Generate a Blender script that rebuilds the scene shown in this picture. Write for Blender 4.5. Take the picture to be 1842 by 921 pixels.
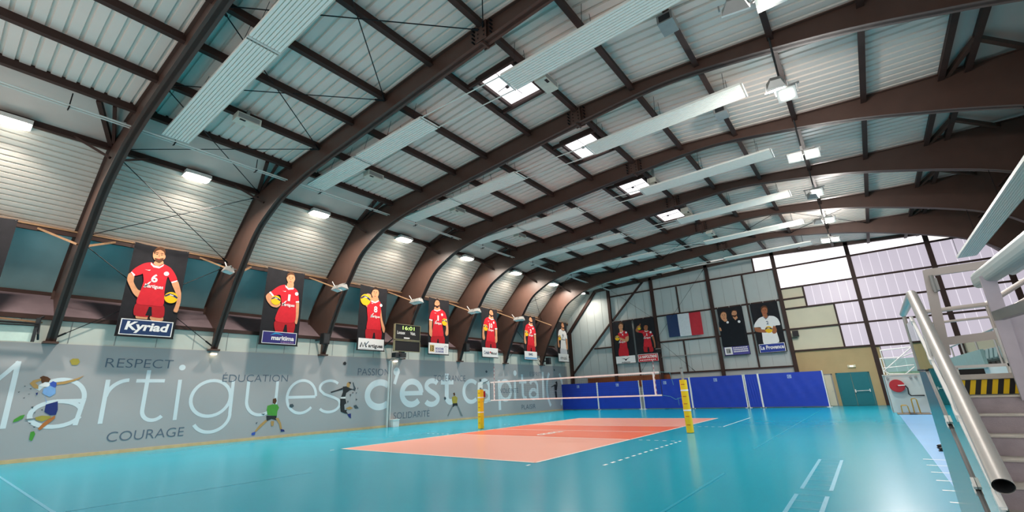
import bpy, bmesh, math, random
from mathutils import Vector, Matrix

for o in list(bpy.data.objects):
    bpy.data.objects.remove(o, do_unlink=True)
SC = bpy.context.scene
COL = SC.collection
random.seed(7)

# ---------------------------------------------------------------- camera, sky, exposure, lights' settings
YAW, PITCH, ROLL = math.radians(-37.447), math.radians(17.289), math.radians(-2.223)
CAM = Vector((16.359, -10.274, 1.7295))
fw = Vector((math.sin(YAW) * math.cos(PITCH), math.cos(YAW) * math.cos(PITCH), math.sin(PITCH)))
rt = Vector((math.cos(YAW), -math.sin(YAW), 0))
up = rt.cross(fw)
cr, sr = math.cos(ROLL), math.sin(ROLL)
rt, up = cr * rt + sr * up, -sr * rt + cr * up
cd = bpy.data.cameras.new('camera')
cd.sensor_fit = 'HORIZONTAL'
cd.sensor_width = 36.0
cd.lens = 798.82 / 1842 * 36.0
cd.clip_start = 0.05
cam = bpy.data.objects.new('camera', cd)
M = Matrix.Identity(4)
for i in range(3):
    M[i][0], M[i][1], M[i][2], M[i][3] = rt[i], up[i], -fw[i], CAM[i]
cam.matrix_world = M
COL.objects.link(cam)
SC.camera = cam

WORLD_STRENGTH = 0.95
SIDE_LAMP_W = 660
PAIR_LAMP_W = 300
GLAZING = 0.62
GLAZING_TOP = 1.15
w = bpy.data.worlds.new('overcast sky')
SC.world = w
w.use_nodes = True
bg = w.node_tree.nodes['Background']
bg.inputs[0].default_value = (1.0, 0.94, 0.9, 1)
bg.inputs[1].default_value = WORLD_STRENGTH
vs = SC.view_settings
vs.view_transform = 'Standard'
try:
    vs.look = 'None'
except Exception:
    pass
vs.exposure = 0.2
vs.gamma = 1.0
vs.use_curve_mapping = False
SC.cycles.max_bounces = 7
SC.cycles.diffuse_bounces = 4
SC.cycles.glossy_bounces = 4
SC.cycles.transmission_bounces = 6
SC.cycles.transparent_max_bounces = 12
SC.cycles.use_denoising = True
SC.cycles.caustics_reflective = False
SC.cycles.caustics_refractive = False
SC.cycles.sample_clamp_indirect = 6.0
SC.cycles.use_light_tree = True

# ---------------------------------------------------------------- materials
def lin(c):
    return tuple((x / 255 / 12.92) if x / 255 <= 0.04045 else ((x / 255 + 0.055) / 1.055) ** 2.4 for x in c)

MATS = {}
def mat(name, rgb, rough=0.6, metal=0.0, spec=0.5, var=0.06, scale=6.0, bump=0.0, emit=0.0, coat=0.0):
    """procedural principled surface: a little noise in the colour, optional fine bump"""
    if name in MATS:
        return MATS[name]
    m = bpy.data.materials.new(name)
    m.use_nodes = True
    nt = m.node_tree
    b = nt.nodes['Principled BSDF']
    c = lin(rgb)
    b.inputs['Roughness'].default_value = rough
    b.inputs['Metallic'].default_value = metal
    b.inputs['Specular IOR Level'].default_value = spec
    b.inputs['Coat Weight'].default_value = coat
    tc = nt.nodes.new('ShaderNodeTexCoord')
    nz = nt.nodes.new('ShaderNodeTexNoise')
    nz.inputs['Scale'].default_value = scale
    nz.inputs['Detail'].default_value = 3.0
    nt.links.new(tc.outputs['Object'], nz.inputs['Vector'])
    rp = nt.nodes.new('ShaderNodeValToRGB')
    rp.color_ramp.elements[0].position = 0.3
    rp.color_ramp.elements[1].position = 0.7
    rp.color_ramp.elements[0].color = tuple(x * (1 - var) for x in c) + (1,)
    rp.color_ramp.elements[1].color = tuple(min(1, x * (1 + var)) for x in c) + (1,)
    nt.links.new(nz.outputs['Fac'], rp.inputs['Fac'])
    nt.links.new(rp.outputs['Color'], b.inputs['Base Color'])
    if bump:
        n2 = nt.nodes.new('ShaderNodeTexNoise')
        n2.inputs['Scale'].default_value = scale * 12
        nt.links.new(tc.outputs['Object'], n2.inputs['Vector'])
        bp = nt.nodes.new('ShaderNodeBump')
        bp.inputs['Strength'].default_value = bump
        bp.inputs['Distance'].default_value = 0.01
        nt.links.new(n2.outputs['Fac'], bp.inputs['Height'])
        nt.links.new(bp.outputs['Normal'], b.inputs['Normal'])
    if emit:
        b.inputs['Emission Color'].default_value = c + (1,)
        b.inputs['Emission Strength'].default_value = emit
    MATS[name] = m
    return m

def glass(name, rgb, rough=0.0, clear=0.8):
    if name in MATS:
        return MATS[name]
    m = bpy.data.materials.new(name)
    m.use_nodes = True
    nt = m.node_tree
    nt.nodes.clear()
    out = nt.nodes.new('ShaderNodeOutputMaterial')
    fr = nt.nodes.new('ShaderNodeFresnel')
    fr.inputs['IOR'].default_value = 1.65
    tr = nt.nodes.new('ShaderNodeBsdfTransparent')
    nz = nt.nodes.new('ShaderNodeTexNoise')
    nz.inputs['Scale'].default_value = 1.5
    rp = nt.nodes.new('ShaderNodeValToRGB')
    c = lin(rgb)
    rp.color_ramp.elements[0].color = tuple(x * 0.97 for x in c) + (1,)
    rp.color_ramp.elements[1].color = c + (1,)
    nt.links.new(nz.outputs['Fac'], rp.inputs['Fac'])
    nt.links.new(rp.outputs['Color'], tr.inputs['Color'])
    gl = nt.nodes.new('ShaderNodeBsdfGlossy')
    gl.inputs['Roughness'].default_value = rough
    gl.inputs['Color'].default_value = (0.82, 0.9, 0.87, 1)
    mx = nt.nodes.new('ShaderNodeMixShader')
    nt.links.new(fr.outputs['Fac'], mx.inputs['Fac'])
    nt.links.new(tr.outputs[0], mx.inputs[1])
    nt.links.new(gl.outputs[0], mx.inputs[2])
    nt.links.new(mx.outputs[0], out.inputs['Surface'])
    MATS[name] = m
    return m

STEEL = mat('brown painted steel', (76, 55, 47), 0.45, 0, 0.45, 0.08, 2.0)
PURLIN = mat('dark brown purlin paint', (62, 43, 38), 0.6, 0, 0.3, 0.1, 3.0)
TIMBER = mat('tan timber edge', (150, 118, 88), 0.6, 0, 0.3, 0.12, 8.0)
SHEET = mat('pale metal roof sheet', (232, 220, 210), 0.45, 0.0, 0.4, 0.03, 0.8)
CLAD = mat('pale ribbed cladding', (214, 208, 198), 0.45, 0.0, 0.4, 0.03, 0.8)
GREYCLAD = mat('grey flat cladding', (200, 190, 182), 0.55, 0.0, 0.3, 0.05, 0.8)
TEALCLAD = mat('blue grey cladding', (166, 208, 212), 0.55, 0.0, 0.3, 0.05, 1.2)
MURAL = mat('grey printed mural', (168, 167, 168), 0.5, 0, 0.3, 0.015, 0.6)
WALLWHITE = mat('off white wall panel', (205, 208, 198), 0.5, 0, 0.3, 0.04, 1.0)
BAND = mat('brown grey soffit board', (116, 101, 106), 0.7, 0, 0.2, 0.08, 2.0)
OCHRE = mat('ochre wall paint', (196, 172, 128), 0.7, 0, 0.2, 0.04, 1.5, 0.15)
CREAM = mat('cream insulated panel', (226, 218, 192), 0.6, 0, 0.2, 0.03, 1.0)
GABLE = mat('grey insulated panel', (186, 194, 192), 0.55, 0, 0.3, 0.04, 0.7)
WHITE = mat('white paint', (236, 236, 232), 0.45, 0, 0.4, 0.02)
LETTER = mat('white print ink', (214, 224, 228), 0.5, 0, 0.3, 0.01)
SLATE = mat('slate print ink', (92, 106, 122), 0.55, 0, 0.3, 0.02)
HEATER = mat('white radiant panel', (240, 242, 234), 0.4, 0.0, 0.4, 0.02)
BLACK = mat('black plastic', (18, 18, 20), 0.5, 0, 0.4, 0.1)
CLOTH = mat('black banner cloth', (36, 36, 40), 0.75, 0, 0.2, 0.12, 3.0, 0.2)
DARK = mat('dark grey metal', (52, 54, 56), 0.5, 0.3, 0.4, 0.06)
GREY = mat('grey metal', (150, 152, 150), 0.4, 0.4, 0.4, 0.04)
STAINLESS = mat('brushed stainless tube', (214, 210, 204), 0.42, 0.35, 0.5, 0.03, 12.0)
FLATBAR = mat('beige grey flat steel', (186, 178, 172), 0.45, 0.3, 0.4, 0.03)
BLUEPAD = mat('royal blue vinyl', (18, 58, 176), 0.45, 0, 0.45, 0.06, 1.6, 0.25)
YELLOW = mat('yellow vinyl padding', (238, 196, 16), 0.45, 0, 0.4, 0.05, 3.0, 0.15)
RED = mat('red print ink', (206, 40, 52), 0.6, 0, 0.2, 0.06, 5.0)
REDD = mat('dark red print ink', (176, 34, 42), 0.6, 0, 0.2, 0.08, 5.0)
SKIN = mat('tan print ink', (214, 152, 112), 0.6, 0, 0.2, 0.08, 5.0)
SKIND = mat('brown print ink', (168, 104, 72), 0.6, 0, 0.2, 0.1, 5.0)
HAIR = mat('hair brown print ink', (92, 60, 40), 0.7, 0, 0.2, 0.1, 9.0)
HAIRD = mat('hair dark print ink', (44, 32, 28), 0.7, 0, 0.2, 0.1, 9.0)
INKW = mat('white print', (240, 238, 236), 0.55, 0, 0.2, 0.02)
BALLY = mat('ball yellow print', (240, 190, 30), 0.5, 0, 0.3, 0.05)
BALLB = mat('ball navy print', (42, 44, 92), 0.5, 0, 0.3, 0.05)
NAVY = mat('navy print', (34, 58, 98), 0.5, 0, 0.3, 0.03)
BLUEP = mat('blue print', (40, 62, 150), 0.5, 0, 0.3, 0.03)
CYAN = mat('cyan print', (40, 150, 200), 0.5, 0, 0.3, 0.03)
COAT = mat('black jacket print', (24, 28, 34), 0.7, 0, 0.2, 0.1, 4.0)
LEDG = mat('green led digits', (190, 240, 120), 0.4, 0, 0.2, 0.01, emit=1.3)
TEALDOOR = mat('teal door paint', (12, 118, 128), 0.4, 0, 0.4, 0.03)
PLINTH = mat('pale timber baseboard', (206, 178, 132), 0.5, 0, 0.3, 0.08, 4.0)
LINE = mat('white court line', (240, 244, 240), 0.4, 0, 0.4, 0.02)
PALELINE = mat('pale worn line', (92, 172, 198), 0.35, 0, 0.4, 0.05)
FAINT = mat('faint worn line', (24, 158, 184), 0.32, 0, 0.4, 0.05)
SALMON = mat('salmon court vinyl', (226, 156, 136), 0.33, 0, 0.4, 0.015, 0.7)
ORANGE = mat('orange court vinyl', (226, 108, 72), 0.33, 0, 0.4, 0.02, 0.7)
PALEBLUE = mat('pale blue floor vinyl', (112, 168, 214), 0.3, 0, 0.24, 0.03, 0.8)
STAIR = mat('purple grey stair concrete', (176, 164, 170), 0.8, 0, 0.2, 0.08, 9.0, 0.3)
NOSE = mat('pale slab and lit tread', (212, 204, 194), 0.75, 0, 0.2, 0.06, 9.0, 0.2)
HAZY = mat('hazard yellow', (252, 212, 30), 0.5, 0, 0.3, 0.04)
STANDW = mat('white stand fascia', (196, 206, 204), 0.5, 0, 0.3, 0.04, 1.0)
SEATM = mat('blue grey seat shell', (108, 142, 146), 0.45, 0, 0.4, 0.05)
CONC = mat('stand concrete', (150, 146, 142), 0.8, 0, 0.2, 0.06, 4.0)
HOSER = mat('fire red enamel', (178, 22, 34), 0.35, 0, 0.5, 0.04)
BRASS = mat('brass yellow tube', (196, 160, 70), 0.35, 0.5, 0.5, 0.04)
TEALPANEL = mat('teal smooth stair side', (62, 112, 110), 0.22, 0, 0.5, 0.03, 1.0)
GLASS = glass('clear balustrade glass', (205, 232, 224))
CABLE = mat('dark steel cable', (28, 26, 28), 0.5, 0.4, 0.4, 0.05)
PIPE = mat('white heating pipe', (216, 220, 214), 0.4, 0, 0.4, 0.02)
LAMPON = mat('lit lamp lens', (255, 250, 238), 0.4, 0, 0.2, 0.0, emit=14.0)
SMALLON = mat('lit small lamp', (255, 232, 190), 0.4, 0, 0.2, 0.0, emit=4.0)
TANW = mat('brown timber board', (136, 78, 44), 0.5, 0, 0.3, 0.1, 3.0)

def glow(name, rgb, strength):
    if name in MATS:
        return MATS[name]
    m = mat(name, (96, 94, 98), 0.35, 0, 0.4, 0.02, 1.0)
    b_ = m.node_tree.nodes['Principled BSDF']
    b_.inputs['Emission Color'].default_value = lin(rgb) + (1,)
    b_.inputs['Emission Strength'].default_value = strength
    return m
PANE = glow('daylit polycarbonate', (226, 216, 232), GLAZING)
PANETOP = glow('bright daylit polycarbonate', (250, 246, 252), GLAZING_TOP)  # upper rows of the same glazing, stronger daylight put into the emission
SKYPANE = glow('daylit roof dome', (255, 252, 255), 1.5)
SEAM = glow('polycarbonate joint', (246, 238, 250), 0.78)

# floor: glossy teal vinyl
def floor_mat():
    m = mat('teal sports floor', (0, 154, 180), 0.22, 0, 0.24, 0.03, 0.35)
    b = m.node_tree.nodes['Principled BSDF']
    return m
FLOOR = floor_mat()

# ---------------------------------------------------------------- geometry helpers
ORG = {}
class MB:
    def __init__(s):
        s.v, s.f, s.mi, s.ms = [], [], [], []
    def m(s, material):
        if material not in s.ms:
            s.ms.append(material)
        return s.ms.index(material)
    def poly(s, pts, material):
        n = len(s.v)
        s.v += [tuple(p) for p in pts]
        s.f.append(tuple(range(n, n + len(pts))))
        s.mi.append(s.m(material))
    def box(s, lo, hi, material):
        x0, y0, z0 = lo
        x1, y1, z1 = hi
        s.hexa([(x0, y0, z0), (x1, y0, z0), (x1, y1, z0), (x0, y1, z0), (x0, y0, z1), (x1, y0, z1), (x1, y1, z1), (x0, y1, z1)], material)
    def hexa(s, p, material):
        n = len(s.v)
        s.v += [tuple(q) for q in p]
        for q in ((3, 2, 1, 0), (4, 5, 6, 7), (0, 1, 5, 4), (1, 2, 6, 5), (2, 3, 7, 6), (3, 0, 4, 7)):
            s.f.append(tuple(n + i for i in q))
            s.mi.append(s.m(material))
    def beam(s, a, b, wd, ht, material, upv=(0, 0, 1)):
        a, b = Vector(a), Vector(b)
        d = (b - a).normalized()
        side = d.cross(Vector(upv))
        if side.length < 1e-4:
            side = d.cross(Vector((1, 0, 0)))
        side.normalize()
        u = side.cross(d)
        c = [(-wd / 2, -ht / 2), (wd / 2, -ht / 2), (wd / 2, ht / 2), (-wd / 2, ht / 2)]
        s.hexa([a + side * i + u * j for i, j in c] + [b + side * i + u * j for i, j in c], material)
    def tube(s, a, b, r, material, n=10, r2=None, caps=True):
        a, b = Vector(a), Vector(b)
        r2 = r if r2 is None else r2
        d = (b - a).normalized()
        x = d.orthogonal().normalized()
        y = d.cross(x)
        k = len(s.v)
        for c, rr in ((a, r), (b, r2)):
            for i in range(n):
                t = 2 * math.pi * i / n
                s.v.append(tuple(c + x * math.cos(t) * rr + y * math.sin(t) * rr))
        mi = s.m(material)
        for i in range(n):
            j = (i + 1) % n
            s.f.append((k + i, k + j, k + n + j, k + n + i))
            s.mi.append(mi)
        if caps:
            s.f.append(tuple(k + i for i in range(n))[::-1])
            s.f.append(tuple(k + n + i for i in range(n)))
            s.mi += [mi, mi]
    def path(s, pts, r, material, n=8):
        for a, b in zip(pts, pts[1:]):
            s.tube(a, b, r, material, n)
        for p in pts[1:-1]:
            s.ball(p, r * 1.0, material, 6, 8)
    def ball(s, c, r, material, rings=8, seg=12, sc=(1, 1, 1)):
        k = len(s.v)
        for i in range(rings + 1):
            ph = math.pi * i / rings
            for j in range(seg):
                th = 2 * math.pi * j / seg
                s.v.append((c[0] + sc[0] * r * math.sin(ph) * math.cos(th), c[1] + sc[1] * r * math.sin(ph) * math.sin(th), c[2] + sc[2] * r * math.cos(ph)))
        mi = s.m(material)
        for i in range(rings):
            for j in range(seg):
                q = (j + 1) % seg
                s.f.append((k + i * seg + j, k + (i + 1) * seg + j, k + (i + 1) * seg + q, k + i * seg + q))
                s.mi.append(mi)
    def prism(s, pts, ext, material):
        """closed planar outline pushed along ext"""
        e = Vector(ext)
        a = [Vector(p) for p in pts]
        b = [p + e for p in a]
        k = len(s.v)
        n = len(a)
        s.v += [tuple(p) for p in a + b]
        mi = s.m(material)
        s.f.append(tuple(range(k, k + n)))
        s.f.append(tuple(range(k + n, k + 2 * n))[::-1])
        s.mi += [mi, mi]
        for i in range(n):
            j = (i + 1) % n
            s.f.append((k + i, k + n + i, k + n + j, k + j))
            s.mi.append(mi)
    def strip(s, A, B, material):
        """quads between two point rows"""
        k = len(s.v)
        n = len(A)
        s.v += [tuple(p) for p in A] + [tuple(p) for p in B]
        mi = s.m(material)
        for i in range(n - 1):
            s.f.append((k + i, k + i + 1, k + n + i + 1, k + n + i))
            s.mi.append(mi)
    def ribbon(s, pts, width, frame, off, material, closed=False, caps=True):
        """flat painted stroke of given width in a wall plane"""
        p = [Vector((a, b)) for a, b in pts]
        n = len(p)
        L, R = [], []
        for i in range(n):
            if i == 0:
                d = p[1] - p[0]
            elif i == n - 1:
                d = p[-1] - p[-2]
            else:
                d = (p[i + 1] - p[i]).normalized() + (p[i] - p[i - 1]).normalized()
            d.normalize()
            q = Vector((-d.y, d.x)) * width / 2
            L.append(frame(*(p[i] + q), off))
            R.append(frame(*(p[i] - q), off))
        s.strip(L, R, material)
    def build(s, name, parent=None, smooth=False):
        me = bpy.data.meshes.new(name)
        org = ORG[parent.name] if parent is not None and parent.name in ORG else Vector((0, 0, 0))
        me.from_pydata([tuple(Vector(q) - org) for q in s.v], [], s.f)
        for m_ in s.ms:
            me.materials.append(m_)
        me.polygons.foreach_set('material_index', s.mi)
        if smooth:
            me.polygons.foreach_set('use_smooth', [True] * len(s.f))
        me.update()
        bm = bmesh.new()
        bm.from_mesh(me)
        bmesh.ops.recalc_face_normals(bm, faces=bm.faces)
        bm.to_mesh(me)
        bm.free()
        if smooth:
            try:
                me.set_sharp_from_angle(angle=math.radians(35))
            except Exception:
                pass
        o = bpy.data.objects.new(name, me)
        COL.objects.link(o)
        if parent is not None:
            o.parent = parent
            ORG[o.name] = org
        return o

def tag(o, label, cat, group=None):
    o['label'] = label
    o['category'] = cat
    if group:
        o['group'] = group
    return o

def thing(name, label, cat, loc, group=None):
    o = bpy.data.objects.new(name, None)
    o.empty_display_size = 0.2
    COL.objects.link(o)
    o.location = loc
    ORG[o.name] = Vector(loc)
    return tag(o, label, cat, group)

def structure(o):
    o['kind'] = 'structure'
    return o

def dup(root, loc, label):
    r = root.copy()
    COL.objects.link(r)
    r.location = loc
    r['label'] = label
    for ch in list(root.children):
        c = ch.copy()
        COL.objects.link(c)
        c.parent = r
        for g in list(ch.children):
            d = g.copy()
            COL.objects.link(d)
            d.parent = c
    return r

def left_frame(x, y0=0.0, z0=0.0):          # plane facing the court from the left wall: u runs along the hall, v up
    return lambda u, v, off=0.0: Vector((x + off, y0 + u, z0 + v))
def gable_frame(y, x0=0.0, z0=0.0):         # plane facing the camera from the far wall: u across, v up
    return lambda u, v, off=0.0: Vector((x0 + u, y - off, z0 + v))
def floor_frame(z=0.0):
    return lambda u, v, off=0.0: Vector((u, v, z + off))

def smooth_loop(pts, k=4):
    n = len(pts)
    out = []
    for i in range(n):
        p0, p1, p2, p3 = [Vector(pts[(i + j - 1) % n]) for j in range(4)]
        for t in range(k):
            t /= k
            h00 = 2 * t ** 3 - 3 * t ** 2 + 1
            h10 = t ** 3 - 2 * t ** 2 + t
            h01 = -2 * t ** 3 + 3 * t ** 2
            h11 = t ** 3 - t ** 2
            m1, m2 = (p2 - p0) * 0.38, (p3 - p1) * 0.38
            out.append(tuple(h00 * p1 + h10 * m1 + h01 * p2 + h11 * m2))
    return out

def disc(cx, cy, rx, ry=None, n=28, a0=0.0):
    ry = rx if ry is None else ry
    return [(cx + rx * math.cos(a0 + 2 * math.pi * i / n), cy + ry * math.sin(a0 + 2 * math.pi * i / n)) for i in range(n)]

def arc(cx, cy, rx, ry, d0, d1, n=22):
    return [(cx + rx * math.cos(math.radians(d0 + (d1 - d0) * i / n)), cy + ry * math.sin(math.radians(d0 + (d1 - d0) * i / n))) for i in range(n + 1)]

_TXT = {}
def text_poly(body, weight=0.0, shear=0.0):
    key = (body, weight, shear)
    if key in _TXT:
        return _TXT[key]
    cu = bpy.data.curves.new('lettering', 'FONT')
    cu.body = body
    cu.size = 1.0
    cu.offset = weight
    cu.shear = shear
    cu.resolution_u = 4
    o = bpy.data.objects.new('lettering', cu)
    COL.objects.link(o)
    dg = bpy.context.evaluated_depsgraph_get()
    dg.update()
    me = bpy.data.meshes.new_from_object(o.evaluated_get(dg))
    V = [(q.co.x, q.co.y) for q in me.vertices]
    F = [tuple(q.vertices) for q in me.polygons]
    bpy.data.objects.remove(o, do_unlink=True)
    bpy.data.curves.remove(cu)
    bpy.data.meshes.remove(me)
    _TXT[key] = (V, F)
    return V, F

def put_text(mb, body, frame, u0, v0, u1, v1, off, material, weight=0.0, shear=0.0):
    """lettering fitted to the rectangle u0..u1, v0..v1 of a plane"""
    V, F = text_poly(body, weight, shear)
    if not V:
        return
    xs = [q[0] for q in V]
    ys = [q[1] for q in V]
    sx = (u1 - u0) / (max(xs) - min(xs))
    sy = (v1 - v0) / (max(ys) - min(ys))
    k = len(mb.v)
    mb.v += [tuple(frame(u0 + (a - min(xs)) * sx, v0 + (b - min(ys)) * sy, off)) for a, b in V]
    mi = mb.m(material)
    for f in F:
        mb.f.append(tuple(k + i for i in f))
        mb.mi.append(mi)

def flat(mb, frame, pts, off, material):
    mb.poly([frame(a, b, off) for a, b in pts], material)
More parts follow.
